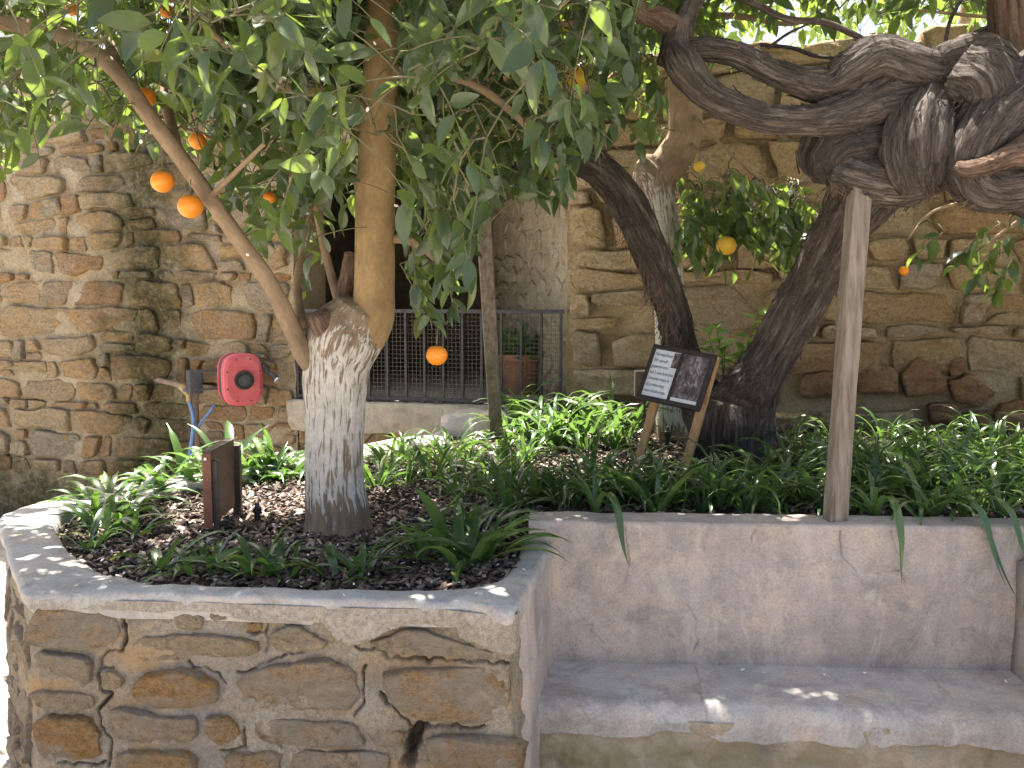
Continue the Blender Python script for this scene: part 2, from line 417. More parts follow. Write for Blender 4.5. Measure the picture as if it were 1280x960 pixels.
def clip(poly, nx, ny, c):
    out = []; n = len(poly)
    for i in range(n):
        a = poly[i]; b = poly[(i + 1) % n]
        da = a[0] * nx + a[1] * ny - c; db = b[0] * nx + b[1] * ny - c
        if da <= 0: out.append(a)
        if da * db < 0:
            t = da / (da - db); out.append((a[0] + (b[0] - a[0]) * t, a[1] + (b[1] - a[1]) * t))
    return out
def rubble(u0, u1, v0, v1, wd, ht, rg, gap=.012, merge=.2):
    """irregular coursed rubble: list of (polygon)"""
    seeds = []; v = v0 - ht * .3
    while v < v1 + ht * .5:
        h = ht * rg.uniform(.65, 1.4); u = u0 - wd * rg.random()
        while u < u1 + wd:
            ww = wd * rg.choice((.45, .7, .9, 1.1, 1.4, 1.7)) * rg.uniform(.85, 1.15)
            seeds.append((u + ww / 2, v + h / 2 + rg.uniform(-.22, .22) * h)); u += ww
        v += h
    an = wd / ht * .8; cells = []
    A = np.array(seeds)
    for i, s in enumerate(seeds):
        if not (u0 - wd < s[0] < u1 + wd): continue
        d = (A[:, 0] - s[0]) ** 2 + ((A[:, 1] - s[1]) * an) ** 2
        poly = [(u0, v0), (u1, v0), (u1, v1), (u0, v1)]
        for j in np.argsort(d)[1:22]:
            q = A[j]; nx = q[0] - s[0]; ny = (q[1] - s[1]) * an * an
            mx = (q[0] + s[0]) / 2; my = (q[1] + s[1]) / 2
            L = math.hypot(nx, ny)
            poly = clip(poly, nx / L, ny / L, (nx * mx + ny * my) / L - gap / 2)
            if len(poly) < 3: break
        if len(poly) >= 3:
            ar = abs(sum(poly[k][0] * poly[(k + 1) % len(poly)][1] - poly[(k + 1) % len(poly)][0] * poly[k][1] for k in range(len(poly)))) / 2
            if ar > wd * ht * .12: cells.append(poly)
    return cells
def coursed(u0, u1, v0, v1, wd, ht, rg, gap=.008):
    """wavy courses of flat rubble: list of polygons"""
    base = [v0]
    while base[-1] < v1: base.append(base[-1] + ht * rg.choice((.6, .8, .95, 1.1, 1.35, 1.6)))
    sd = rg.random() * 50
    def yb(k, u): return base[k] + ht * .45 * mnoise.noise((u * 1.1, k * 3.7, sd)) + ht * .22 * mnoise.noise((u * 4.2, k * 3.7, sd + 9))
    out = []
    for k in range(len(base) - 1):
        h = base[k + 1] - base[k]; u = u0 - wd * rg.random() * .5; sl = 0.0
        while u < u1:
            ww = wd * rg.choice((.35, .55, .75, .95, 1.2, 1.55, 1.9)) * min(1.25, .55 + h / ht * .45); sl2 = rg.gauss(0, .18) * h
            a, b = max(u, u0), min(u + ww, u1)
            if b - a > wd * .22:
                lo = [(a + (b - a) * t, yb(k, a + (b - a) * t)) for t in (0, .33, .67, 1)]; hi = [(a + (b - a) * t, yb(k + 1, a + (b - a) * t)) for t in (1, .67, .33, 0)]
                g = gap * rg.uniform(.5, 2.6); g2 = gap * rg.uniform(.3, 1.6)
                def mk(lo, hi):
                    if rg.random() < .55: lo = [lo[0]] + [(p[0], p[1] + h * rg.uniform(-.06, .10)) for p in lo[1:-1]] + [lo[-1]]
                    P_ = [(lo[0][0] + g2 - sl * .5 + (sl > 0) * 0, lo[0][1] + g)] + [(p[0], p[1] + g) for p in lo[1:-1]] + [(lo[-1][0] - g2 - sl2 * .5, lo[-1][1] + g)]
                    P_ += [(hi[0][0] - g2 + sl2 * .5, hi[0][1] - g)] + [(p[0], p[1] - g) for p in hi[1:-1]] + [(hi[-1][0] + g2 + sl * .5, hi[-1][1] - g)]
                    # knock one or two corners off
                    for ci in rg.sample((0, 3, 4, 7), rg.randint(1, 2)):
                        q = P_[ci]; cxx = (a + b) / 2; cyy = (P_[1][1] + P_[5][1]) / 2; e = rg.uniform(.05, .3)
                        P_[ci] = (q[0] + (cxx - q[0]) * e, q[1] + (cyy - q[1]) * e)
                    if min(p[1] for p in P_[4:]) - max(p[1] for p in P_[:4]) > ht * .16: out.append([p for p in P_])
                r = rg.random()
                if h > ht * 1.05 and b - a < wd * 1.3 and r < .38:
                    m = rg.uniform(.38, .62); mid = [(p[0], p[1] + (q[1] - p[1]) * m + rg.uniform(-.06, .06) * h) for p, q in zip(lo, hi[::-1])]
                    mk(lo, mid[::-1]); mk(mid, hi)
                else: mk(lo, hi)
            u += ww; sl = sl2
    return out
def stone_shape(poly, mapf, depth, rg, npt=22, rough=.06, sharp=.08):
    n = len(poly); q = []
    for i in range(n):
        a = poly[i]; b = poly[(i + 1) % n]
        for t in (sharp, 1 - sharp): q.append((a[0] + (b[0] - a[0]) * t, a[1] + (b[1] - a[1]) * t))
    ln = [math.dist(q[i], q[(i + 1) % len(q)]) for i in range(len(q))]; tot = sum(ln); ring = []
    for k in range(npt):
        t = tot * k / npt; i = 0
        while t > ln[i] and i < len(q) - 1: t -= ln[i]; i += 1
        a = q[i]; b = q[(i + 1) % len(q)]; e = t / max(ln[i], 1e-6)
        ring.append((a[0] + (b[0] - a[0]) * e, a[1] + (b[1] - a[1]) * e))
    cx = sum(p[0] for p in ring) / npt; cy = sum(p[1] for p in ring) / npt
    sz = math.sqrt(tot) * .2
    tx = rg.uniform(-.16, .16); ty = rg.uniform(-.18, .32); sd = rg.random() * 90
    v = []
    jit = [1 - rg.random() * rough * 2.4 for _ in range(npt)]
    for k, (sc, dp) in enumerate(((1.0, -.03), (1.0, depth * .6), (.965, depth * .93), (.78, depth * 1.0), (.40, depth * 1.0))):
        for i, p in enumerate(ring):
            s2 = sc * jit[i]
            x = cx + (p[0] - cx) * s2; y = cy + (p[1] - cy) * s2
            d = dp
            if k: d += (tx * (x - cx) + ty * (y - cy)) * min(1, k / 2) + (depth * .42 * mnoise.noise((x * 9 + sd, y * 17, sd)) + .006 * mnoise.noise((x * 38 + sd, y * 55, sd))) * (1 if k > 1 else .5)
            v.append(mapf(x, y, d))
    v.append(mapf(cx, cy, depth * (1.03 + .2 * mnoise.noise((cx * 14, cy * 14, sd)))))
    f = []
    for k in range(4):
        for i in range(npt):
            j = (i + 1) % npt; f.append((k * npt + i, k * npt + j, (k + 1) * npt + j, (k + 1) * npt + i))
    for i in range(npt): f.append((4 * npt + i, 4 * npt + (i + 1) % npt, 5 * npt))
    return v, f
def grid(nu, nv, fn, attr=None):
    """(nu+1)x(nv+1) sheet from fn(i/nu, j/nv)"""
    v = []; a = []
    for j in range(nv + 1):
        for i in range(nu + 1):
            r = fn(i / nu, j / nv)
            if attr: v.append(r[0]); a.append(r[1])
            else: v.append(r)
    I = np.arange(nu)[None, :] + (nu + 1) * np.arange(nv)[:, None]
    f = np.stack([I, I + 1, I + nu + 2, I + nu + 1], -1).reshape(-1, 4)
    return mesh('sheet', v, f, {attr: ('FLOAT', a)} if attr else None)

# ------------------------------------------------------------------ the ground
g = grid(40, 40, lambda a, b: (-150 + 300 * a, -150 + 300 * b, 0))
tag(link('ground', g, M['ground']), kind='structure')

# ------------------------------------------------------------------ the rubble walls with the alcove between them
W0 = Vector((-3.6, 6.5, 0)); WU = Vector((6.33, -1.6, 0)).normalized(); WN = Vector((-WU.y * -1, 0, 0))
WN = Vector((WU.y, -WU.x, 0))           # towards the camera
def wallp(s, z, d=0.0): return W0 + WU * s + Vector((0, 0, z)) + WN * d
def PW(px, py, off=0.0):
    d = ray(px, py); o = W0 + WN * off
    return C0 + d * ((o - C0).dot(WN) / d.dot(WN))
def sz(px, py):
    p = PW(px, py); return ((p - W0).dot(WU), p.z)
SL = sz(371, 480)[0]; SR = sz(708, 480)[0]
def wall_body(s0, s1, z0, z1, m, parent, ragged=.03, smear=.010):
    nu = max(2, int((s1 - s0) / .025)); nv = max(2, int((z1 - z0) / .025)); th = .45
    def fn(a, b):
        s = s0 + (s1 - s0) * a; z = z0 + (z1 - z0) * b
        if b == 1: z += ragged * mnoise.noise((s * 4, 1.3, 0))
        return wallp(s, z, smear + .022 * fbm((s, z * 1.6, 0), 4.5, 4) - (0.004 if 0 < a < 1 else 0))
    o = link('mortar_face', grid(nu, nv, fn), m, parent)
    mb = MB(); q = [wallp(s, z, d) for z in (z0, z1 - .02) for s, d in ((s0 + .001, -.03), (s1 - .001, -.03), (s1 - .001, -th), (s0 + .001, -th))]
    mb.hexa(q); mb.build('core', m, parent)
    # coping of flat stones
    return o
def put_stones(cells, mapf, m, parent, rg, d0=.03, d1=.06, pick=None, npt=22, sharp=.08):
    for c in cells:
        v, f = stone_shape(c, mapf, rg.uniform(d0, d1), rg, npt, .06, sharp)
        cx = sum(p[0] for p in c) / len(c); cy = sum(p[1] for p in c) / len(c)
        me = mesh('stone', v, f); link('stone', me, pick(cx, cy) if pick else m, parent)
rg = random.Random(3)
wl = empty('rubble_wall', wallp((SL - 1.2) / 2, 0), 'ochre rubble stone wall with a dark damp mossy streak beside the red hose reel', 'wall')
wall_body(-1.6, SL, 0, 3.05, M['mortar_l'], wl)
cells = coursed(-.25, SL - .005, .36, 2.82, .235, .125, rg, .0035)[:298]
put_stones(cells, wallp, M['stone_l'], wl, rg, .014, .058)
print('left stones', len(cells))
wr = empty('rubble_wall', wallp(5.7, 0), 'ochre rubble stone wall with big reddish blocks at its foot, behind the grapevine', 'wall')
wall_body(SR, 8.2, 0, 2.88, M['mortar_r'], wr, .03, -.002)
red_px = [[(1068, 462), (1085, 455), (1118, 458), (1122, 480), (1118, 490), (1072, 490)], [(1126, 470), (1142, 446), (1165, 452), (1182, 474), (1178, 488), (1130, 497)],
          [(1186, 476), (1212, 466), (1240, 490), (1222, 508), (1190, 500)], [(1184, 452), (1200, 445), (1203, 464), (1186, 470)],
          [(1198, 518), (1232, 512), (1236, 538), (1200, 535)], [(1160, 503), (1194, 505), (1194, 530), (1162, 528)], [(1000, 470), (1060, 460), (1064, 492), (1004, 498)], [(1246, 505), (1278, 498), (1282, 535), (1242, 535)]]
reds = []
for q in red_px:
    q = [sz(*p) for p in q]; cu_ = sum(p[0] for p in q) / len(q); cv_ = sum(p[1] for p in q) / len(q)
    reds.append([(cu_ + (p[0] - cu_) * 1.14, cv_ + (p[1] - cv_) * 1.12) for p in q])
def inred(c):
    cx = sum(p[0] for p in c) / len(c); cy = sum(p[1] for p in c) / len(c)
    return any(min(p[0] for p in r) - .02 < cx < max(p[0] for p in r) + .02 and min(p[1] for p in r) + .01 < cy < max(p[1] for p in r) - .01 for r in reds)
cells = [c for c in coursed(SR + .02, 7.3, .76, 2.86, .33, .135, rg, .003) if not inred(c)]
put_stones(cells, wallp, M['stone_r'], wr, rg, .022, .11)
print('right stones', len(cells))
put_stones(reds, wallp, M['stone_red'], wr, rg, .06, .085)
# flat coping slabs along the top
for s0, s1, zt, root, mm in ((-1.6, SL - .05, 3.05, wl, M['stone_l']), (SL, SR - .2, 2.88, wl, M['stone_l']), (SR, 8.0, 2.88, wr, M['stone_r'])):
    s = s0
    while s < s1:
        L = rg.uniform(.3, .55); h = rg.uniform(.05, .09)
        poly = [(s, zt - .02), (s + L - .015, zt - .02), (s + L - .015, zt + h), (s, zt + h)]
        v = []
        for dd in (.07, -.48):
            for p in poly: v.append(wallp(p[0] + rg.uniform(-.01, .01), p[1] + rg.uniform(-.012, .012), dd + rg.uniform(-.03, .03)))
        mb = MB(); mb.hexa([v[0], v[1], v[5], v[4], v[3], v[2], v[6], v[7]])
        mb.build('coping_stone', mm, root, .012); s += L
# wall above the opening
ZT = 2.5
wa = MB(); q = [wallp(s, z, d) for z in (ZT, 2.87) for s, d in ((SL + .002, -.015), (SR - .002, -.015), (SR - .002, -.44), (SL + .002, -.44))]
wa.hexa(q); wa.build('lintel_wall', M['mortar_l'], wl)
cells = rubble(SL + .02, SR - .02, ZT + .02, 2.85, .3, .14, rg, .016)
put_stones(cells, lambda s, z, d: wallp(s, z, d - .012), M['stone_l'], wl, rg, .02, .05)
# alcove
al = empty('window_alcove', wallp((SL + SR) / 2, 0, -.6), 'shadowy recess in the stone wall behind the iron grille', 'alcove')
ZS = sz(560, 504)[1]; DEP = 1.9
def quad(name, pts, m, par, nu=30, nv=30, amp=.02):
    a, b, c, d = [Vector(p) for p in pts]; n = (b - a).cross(d - a).normalized()
    def fn(u, v):
        p = a.lerp(b, u).lerp(d.lerp(c, u), v); return p + n * amp * fbm(p, 5, 3)
    return link(name, grid(nu, nv, fn), m, par)
SKEW = -1.02      # the right-hand reveal runs back to the left
quad('floor', [wallp(SL - .3, ZS + .012, -.03), wallp(SR + .02, ZS + .012, -.03), wallp(SR + SKEW, ZS + .012, -DEP), wallp(SL - .3, ZS + .012, -DEP)], M['sill'], al, 20, 20, .006)
quad('side_wall', [wallp(SR + .01, ZS - .1, -.02), wallp(SR + SKEW, ZS - .1, -DEP), wallp(SR + SKEW, ZT + .1, -DEP), wallp(SR + .01, ZT + .1, -.02)], M['alcove'], al, 40, 40, .02)
quad('side_wall', [wallp(SL - .3, ZS - .1, -DEP), wallp(SL - .02, ZS - .1, -.02), wallp(SL - .02, ZT + .1, -.02), wallp(SL - .3, ZT + .1, -DEP)], M['alcove_shade'], al, 20, 20, .02)
quad('back_wall', [wallp(SL - .35, ZS - .1, -DEP), wallp(SR + SKEW + .05, ZS - .1, -DEP), wallp(SR + SKEW + .05, ZT + .1, -DEP), wallp(SL - .35, ZT + .1, -DEP)], M['alcove_shade'], al, 20, 20, .02)
quad('ceiling', [wallp(SL - .3, ZT - .01, -DEP), wallp(SR, ZT - .01, -DEP), wallp(SR + .02, ZT - .01, -.02), wallp(SL - .3, ZT - .01, -.02)], M['alcove_shade'], al, 10, 10, .01)
A_ = wallp(SR + .01, 0, -.04); B_ = wallp(SR + SKEW, 0, -DEP); SUv = (B_ - A_).normalized(); SNv = Vector((SUv.y, -SUv.x, 0)); SNv = SNv if SNv.x < 0 else -SNv
cells = rubble(.05, 1.9, ZS + .03, 2.4, .2, .12, rg, .02)
put_stones(cells, lambda s, z, d: A_ + SUv * s + SNv * (d - .004) + Vector((0, 0, z)), M['alcove'], al, rg, .012, .035, None, 12)
# sill and the broken masonry beneath it
sb = link('sill', grid(90, 14, lambda a, b: wallp(SL - .03 + (SR - SL + .03) * a, ZS - .2 + .2 * min(1, b * 1.4) + (.004 * fbm((a * 9, b, 0), 3)),
          (.10 - .03 * (1 - b) if b < .72 else .10 - (b - .72) / .28 * .16) + .012 * fbm((a * 9, b * 3, 2), 3) - .05 * max(0, 1 - b * 4) * (mnoise.noise((a * 11, 0, 4)) + .6))), M['sill'], al)
cells = rubble(SL + .01, SR, .4, ZS - .17, .3, .13, rg, .02)
put_stones(cells, lambda s, z, d: wallp(s, z, d - .02), M['stone_o'], al, rg, .03, .07)
quad('mortar_face', [wallp(SL, 0, -.02), wallp(SR, 0, -.02), wallp(SR, ZS - .05, -.02), wallp(SL, ZS - .05, -.02)], M['mortar_l'], al, 30, 16, .02)
# grille
gr = empty('iron_grille', wallp((SL + SR) / 2, ZS, .03), 'dark iron grille with wire mesh across the alcove opening', 'grille')
gz1 = sz(560, 389)[1]; gz0 = ZS + .022
def wbox(s0, s1, z0, z1, d0, d1):
    mb = MB(); mb.hexa([wallp(s, z, d) for z in (z0, z1) for s, d in ((s0, d1), (s1, d1), (s1, d0), (s0, d0))]); return mb
wbox(SL + .01, SR - .012, gz1 - .012, gz1 + .012, .005, .03).build('top_rail', M['iron'], gr, .002)
wbox(SL + .01, SR - .012, gz0 - .012, gz0 + .012, .005, .03).build('bottom_rail', M['iron'], gr, .002)
nb = 15
for i in range(nb):
    s = SL + .02 + (SR - SL - .05) * i / (nb - 1)
    wbox(s - .007, s + .007, gz0 - .03, gz1 - .012, .011, .025).build('bar', M['iron'], gr)
mb = MB(); s = SL + .02
while s < SR - .02:
    wbx = wbox(s - .0012, s + .0012, gz0, gz1 - .014, .006, .0085); mb.add(wbx.v, wbx.f); s += .026
z = gz0 + .02
while z < gz1 - .02:
    wbx = wbox(SL + .02, SR - .02, z - .0012, z + .0012, .004, .0062); mb.add(wbx.v, wbx.f); z += .026
tag(mb.build('wire_mesh', M['wire'], gr), kind='stuff')

# ------------------------------------------------------------------ raised planter with the built-in bench
ZR = .83
def xy(v): return Vector((v.x, v.y))
outer_px = [(690, 677), (673, 705), (656, 737), (645, 752), (630, 759), (560, 752), (420, 749), (290, 744), (160, 741), (60, 740), (36, 737), (27, 720), (15, 690), (6, 658), (7, 645), (25, 636), (60, 626), (120, 614), (250, 592), (420, 562), (560, 538)]
inner_px = [(655, 668), (650, 680), (648, 692), (636, 712), (612, 727), (560, 735), (420, 736), (290, 733), (190, 727), (125, 712), (100, 697), (85, 684), (74, 665), (72, 655), (74, 648), (82, 642), (100, 636), (140, 625), (255, 603), (425, 572), (560, 548)]
OUT = [xy(PZ(*p, ZR)) for p in outer_px]; INN = [xy(PZ(*p, ZR)) for p in inner_px]
def dense(path, n):
    P, _ = resample([Vector((p.x, p.y, 0)) for p in path], [1] * len(path), .01)
    return P
def loft_path(a, b, k=12):
    A = []; B = []
    for i in range(len(a) - 1):
        for j in range(k):
            t = j / k
            def cr(P):
                p1, p2 = P[i], P[i + 1]; p0 = P[i - 1] if i else p1 * 2 - p2; p3 = P[i + 2] if i + 2 < len(P) else p2 * 2 - p1
                return .5 * ((2 * p1) + (p2 - p0) * t + (2 * p0 - 5 * p1 + 4 * p2 - p3) * t * t + (3 * p1 - p0 - 3 * p2 + p3) * t ** 3)
            A.append(cr(a)); B.append(cr(b))
    A.append(a[-1]); B.append(b[-1])
    return A, B
OA, IB = loft_path(OUT, INN)
pl = empty('raised_planter', (-.6, 2.9, 0), 'raised rubble planter with worn concrete rim and rusty ochre stones around the orange tree', 'planter')
prof = [(.05, .76), (-.05, .79), (-.085, .812), (-.075, .827),  (.02, .8335), (.3, .835), (.55, .836), (.8, .833), (.95, .826), (1.0, .805), (1.0, .72)]
v = []
for i, (o, q) in enumerate(zip(OA, IB)):
    for k, (t, z) in enumerate(prof):
        p = o.lerp(q, t); P = Vector((p.x, p.y, z))
        nn = fbm(P, 7, 4); P.z += .007 * nn * (1 if 1 < k < 9 else .3)
        dirv = (q - o).normalized()
        e = .008 * fbm(P + Vector((5, 0, 0)), 11, 3) * (1 if k in (1, 2, 3, 8, 9) else .6)
        P.x += dirv.x * e; P.y += dirv.y * e
        v.append(P)
K = len(prof); n = len(OA)
f = [(i * K + k, i * K + k + 1, (i + 1) * K + k + 1, (i + 1) * K + k) for i in range(n - 1) for k in range(K - 1)]
link('rim', mesh('rim', v, f), M['rim'], pl)
# masonry body: path along the outer line, inset under the rim
L = [0]
for i in range(1, n): L.append(L[-1] + (OA[i] - OA[i - 1]).length)
def onpath(s):
    s = max(0, min(L[-1] - 1e-6, s)); i = int(np.searchsorted(L, s, 'right')) - 1; i = min(i, n - 2)
    t = (s - L[i]) / max(1e-9, L[i + 1] - L[i]); p = OA[i].lerp(OA[i + 1], t)
    d = OA[min(i + 3, n - 1)] - OA[max(i - 2, 0)]; d.normalize()
    return p, Vector((d.y, -d.x))       # outward normal
pn = onpath(L[12 * 6])[1]
OUTSIGN = -1 if pn.y > 0 else 1
def bodyp(s, z, d=0.0):
    p, nn = onpath(s); nn = nn * OUTSIGN
    batter = .03 * (ZR - z)
    return Vector((p.x + nn.x * (d - .012 + batter), p.y + nn.y * (d - .012 + batter), z))
# pixel -> (s, z) on the front face
fa = OA[12 * 5]; fb = OA[12 * 9]; fd = (fb - fa).normalized(); fn_ = Vector((fd.y, -fd.x)) * OUTSIGN
def face_sz(px, py):
    d = ray(px, py); o = Vector((fa.x, fa.y, 0)); N3 = Vector((fn_.x, fn_.y, 0))
    P = C0 + d * ((o - C0).dot(N3) / d.dot(N3))
    best = min(range(n), key=lambda i: (OA[i].x - P.x) ** 2 + (OA[i].y - P.y) ** 2)
    return (L[best] + (Vector((P.x, P.y)) - OA[best]).dot((OA[min(best + 1, n - 1)] - OA[max(best - 1, 0)]).normalized()), P.z)
def c7(x, y): return face_sz(x * .5156, 600 + y * .5156)
cracks = [[(290, 345), (300, 375), (295, 415), (245, 430), (232, 470), (245, 515), (268, 522), (235, 560), (232, 590), (255, 620), (262, 660), (260, 698)],
          [(240, 465), (275, 455)], [(140, 688), (250, 688)], [(655, 640), (680, 650)],
          [(860, 405), (960, 432), (1080, 440), (1225, 432)], [(880, 460), (885, 540), (860, 572)], [(450, 448), (545, 492)], [(560, 480), (660, 440), (735, 415)],
          [(595, 372), (635, 372)], [(530, 660), (590, 655), (588, 610)], [(920, 520), (1000, 600), (1180, 590)], [(410, 300), (480, 315), (560, 300)], [(640, 360), (640, 420)]]
cr = [[c7(*p) for p in c] for c in cracks]
hole = c7(1000, 650)
segs = np.array([(*a, *b) for c in cr for a, b in zip(c[:-1], c[1:])])
def crackd(s, z, sg):
    ax, ay, bx, by = sg.T; dx = bx - ax; dy = by - ay
    t = np.clip(((s - ax) * dx + (z - ay) * dy) / (dx * dx + dy * dy + 1e-12), 0, 1)
    return float(np.min(np.hypot(s - ax - t * dx, z - ay - t * dy)))
S0, S1 = L[12 * 2], L[12 * 14]
def body_fn(a, b):
    s = S0 + (S1 - S0) * a; z = .80 * b
    P = (s, z, 0.0)
    d = -.001 + .013 * fbm(P, 5, 4) + .006 * fbm(P, 24, 3)
    wb = .006 * fbm((s, z, 3), 25, 2)
    wb *= 2.2; c = crackd(s + wb, z - wb, segs); k = max(0, 1 - c / (.0042 + .003 * mnoise.noise((s * 16, z * 16, 4)))) * (.75 + .8 * mnoise.noise((s * 9, z * 9, 1)))
    h = math.hypot((s - hole[0] + .35 * (z - hole[1])) / .017, (z - hole[1]) / .055) + .9 * fbm(P, 24, 3)
    kh = max(0, min(1, 1.6 - h * 1.1))
    k = max(0, k)
    return bodyp(s, z, d - .03 * k - .09 * kh), max(min(1, k * 1.3), kh * .6)
link('masonry', grid(680, 190, body_fn, 'crack'), M['planter_body'], pl)
back = grid(160, 6, lambda a, b: bodyp(L[12 * 14] + (L[-1] - L[12 * 14]) * a, .78 * b, .01 * fbm((a * 9, b, 0), 4)))
link('masonry', back, M['planter_body'], pl)
st7 = [('o', [(72, 305), (225, 303), (282, 345), (288, 388), (240, 412), (75, 398)]), ('p', [(75, 408), (228, 428), (224, 508), (80, 492)]), ('p', [(80, 505), (225, 520), (228, 560), (82, 552)]),
       ('o', [(82, 565), (225, 575), (246, 620), (242, 680), (85, 680)]), ('p', [(242, 470), (275, 462), (303, 490), (280, 514), (243, 506)]),
       ('p', [(305, 385), (520, 372), (632, 392), (635, 428), (450, 440), (312, 448)]), ('o', [(322, 472), (455, 452), (540, 495), (535, 545), (400, 565), (312, 540)]),
       ('p', [(255, 545), (395, 578), (480, 575), (485, 640), (268, 640)]), ('o', [(492, 572), (555, 572), (584, 612), (580, 648), (530, 652), (492, 620)]),
       ('p', [(565, 478), (650, 450), (800, 425), (872, 465), (876, 540), (850, 562), (700, 560), (580, 558)]), ('p', [(605, 580), (860, 585), (875, 600), (895, 645), (800, 645), (620, 640)]),
       ('p', [(870, 398), (1000, 355), (1110, 392), (1220, 424), (1100, 432), (960, 422)]), ('o', [(925, 452), (1220, 450), (1225, 510), (1205, 580), (1010, 572), (930, 520)]),
       ('o', [(1030, 615), (1220, 598), (1250, 640), (1240, 705), (1060, 705), (1025, 660)]), ('o', [(885, 602), (990, 605), (975, 642), (905, 642)]),
       ('p', [(700, 655), (960, 652), (950, 720), (690, 720)]), ('o', [(275, 655), (480, 655), (485, 720), (280, 720)]), ('p', [(412, 322), (495, 332), (488, 368), (422, 368)]), ('p', [(505, 314), (555, 304), (548, 343), (505, 346)]),
       ('o', [(597, 352), (628, 346), (636, 368), (602, 372)]), ('p', [(648, 372), (705, 345), (815, 402), (690, 425), (650, 402)]), ('p', [(540, 662), (685, 655), (682, 720), (548, 720)])]
rg = random.Random(8)
for kd, poly in st7:
    c = [c7(*p) for p in poly]
    big = kd == 'o' and max(p[0] for p in c) - min(p[0] for p in c) > .2
    v, f = stone_shape(c, bodyp, rg.uniform(.010, .016) + (.012 if big else 0), rg, 30, .045, .16)
    link('stone', mesh('stone', v, f), M['stone_o' if kd == 'o' else 'stone_p'], pl)
cells = rubble(S0 + .05, S1 - .1, .02, .30, .24, .13, rg, .03) + rubble(L[12 * 10 + 6], L[12 * 13 + 6], .30, .70, .2, .12, rg, .03)
put_stones(cells, bodyp, M['stone_p'], pl, rg, .006, .014)
# flaking lime coat under the rim
ap = [(70, 296), (150, 305), (230, 300), (300, 318), (400, 322), (440, 312), (560, 308), (566, 335), (640, 348), (700, 340), (785, 345), (812, 385), (850, 406), (890, 395), (985, 348), (1040, 352), (1112, 352), (1118, 385), (1160, 398), (1228, 424), (1240, 380), (1262, 300)]
apz = sorted([c7(*p) for p in ap]); ax_ = [p[0] for p in apz]; az_ = [p[1] for p in apz]
def apron(a, b):
    s = ax_[0] + (ax_[-1] - ax_[0]) * a; zl = float(np.interp(s, ax_, az_)) + .006 * fbm((s, 0, 5), 30, 3); zl = min(zl, .785)
    z = zl + (.812 - zl) * b
    d = .019 + .005 * fbm((s, z, 9), 16, 3) + .006 * fbm((s, z, 2), 5, 2)
    if b == 0: d = -.008
    return bodyp(s, z, d + .004)
link('lime_coat', grid(320, 10, apron), M['apron'], pl)

# bench
JL = PZ(690, 826, .45); JR = PZ(1262, 838, .45)
BU = (JR - JL).normalized(); BU.z = 0; BU.normalize(); BN = Vector((BU.y, -BU.x, 0))
if BN.y > 0: BN = -BN
BL = (JR - JL).length
def benchp(s, z, d): return Vector((JL.x, JL.y, 0)) + BU * s + BN * d + Vector((0, 0, z))
dd = ray(960, 655); ZB = (C0 + dd * ((Vector((JL.x, JL.y, 0)) + BU * (BL / 2) - C0).dot(BN) / dd.dot(BN))).z
fl = PZ(668, 872, .45); fr = PZ(1280, 893, .45)
DL = (fl - Vector((JL.x, JL.y, .45))).dot(BN); DR = (fr - Vector((JL.x, JL.y, .45))).dot(BN)
print('bench', JL, JR, 'ZB', ZB, 'depth', DL, DR, 'len', BL)
def bpx(px, py):
    d = ray(px, py); o = Vector((JL.x, JL.y, 0)); P = C0 + d * ((o - C0).dot(BN) / d.dot(BN)); return ((P - o).dot(BU), P.z)
c8 = lambda x, y: (620 + x * .5156, 600 + y * .5156)
bcr = [[(960, 120), (965, 165), (985, 190), (978, 215), (990, 248)], [(978, 218), (950, 232), (918, 230)], [(835, 110), (838, 185), (875, 222)], [(460, 300), (490, 345), (480, 420)], [(625, 105), (622, 150)], [(318, 100), (318, 250)]]
bsg = np.array([(*bpx(*c8(*a)), *bpx(*c8(*b))) for c in bcr for a, b in zip(c[:-1], c[1:])])
bn = empty('plaster_bench', benchp(BL / 2, 0, .2), 'weathered grey-pink plaster bench with high back, built against the planter', 'bench')
def backf(a, b):
    # front face, rounded top, back
    s = -.075 + (BL + .55) * a
    if b < .72:
        z = .40 + (ZB - .015 - .40) * (b / .72); d = .0
    elif b < .80: t = (b - .72) / .08; z = ZB - .015 + .015 * math.sin(t * math.pi / 2); d = -.015 * (1 - math.cos(t * math.pi / 2))
    elif b < .92: z = ZB; d = -.015 - .11 * (b - .80) / .12
    else: z = ZB - .12 * (b - .92) / .08; d = -.126
    d += .006 * fbm((s, z, 0), 4, 3) + .002 * fbm((s, z, 0), 25, 2); z2 = z + .004 * fbm((s * 3, 0, d), 3, 2) * (b > .6)
    wv = .014 * fbm((s, z, 3), 14, 3)
    c = crackd(s + wv, z - wv, bsg); k = max(0, 1 - c / .0034) * (.7 + .6 * max(-.5, mnoise.noise((s * 14, z * 14, 2)))) if b < .72 else 0
    return benchp(s, z2, d - .004 * k), max(0, k)
link('backrest', grid(520, 150, backf, 'crack'), M['plaster'], bn)
scr = np.array([(.44, -.02, .45, .1), (.45, .1, .43, .22), (.43, .22, .445, .34), (.445, .34, .44, .5), (1.09, .3, 1.08, .5)])
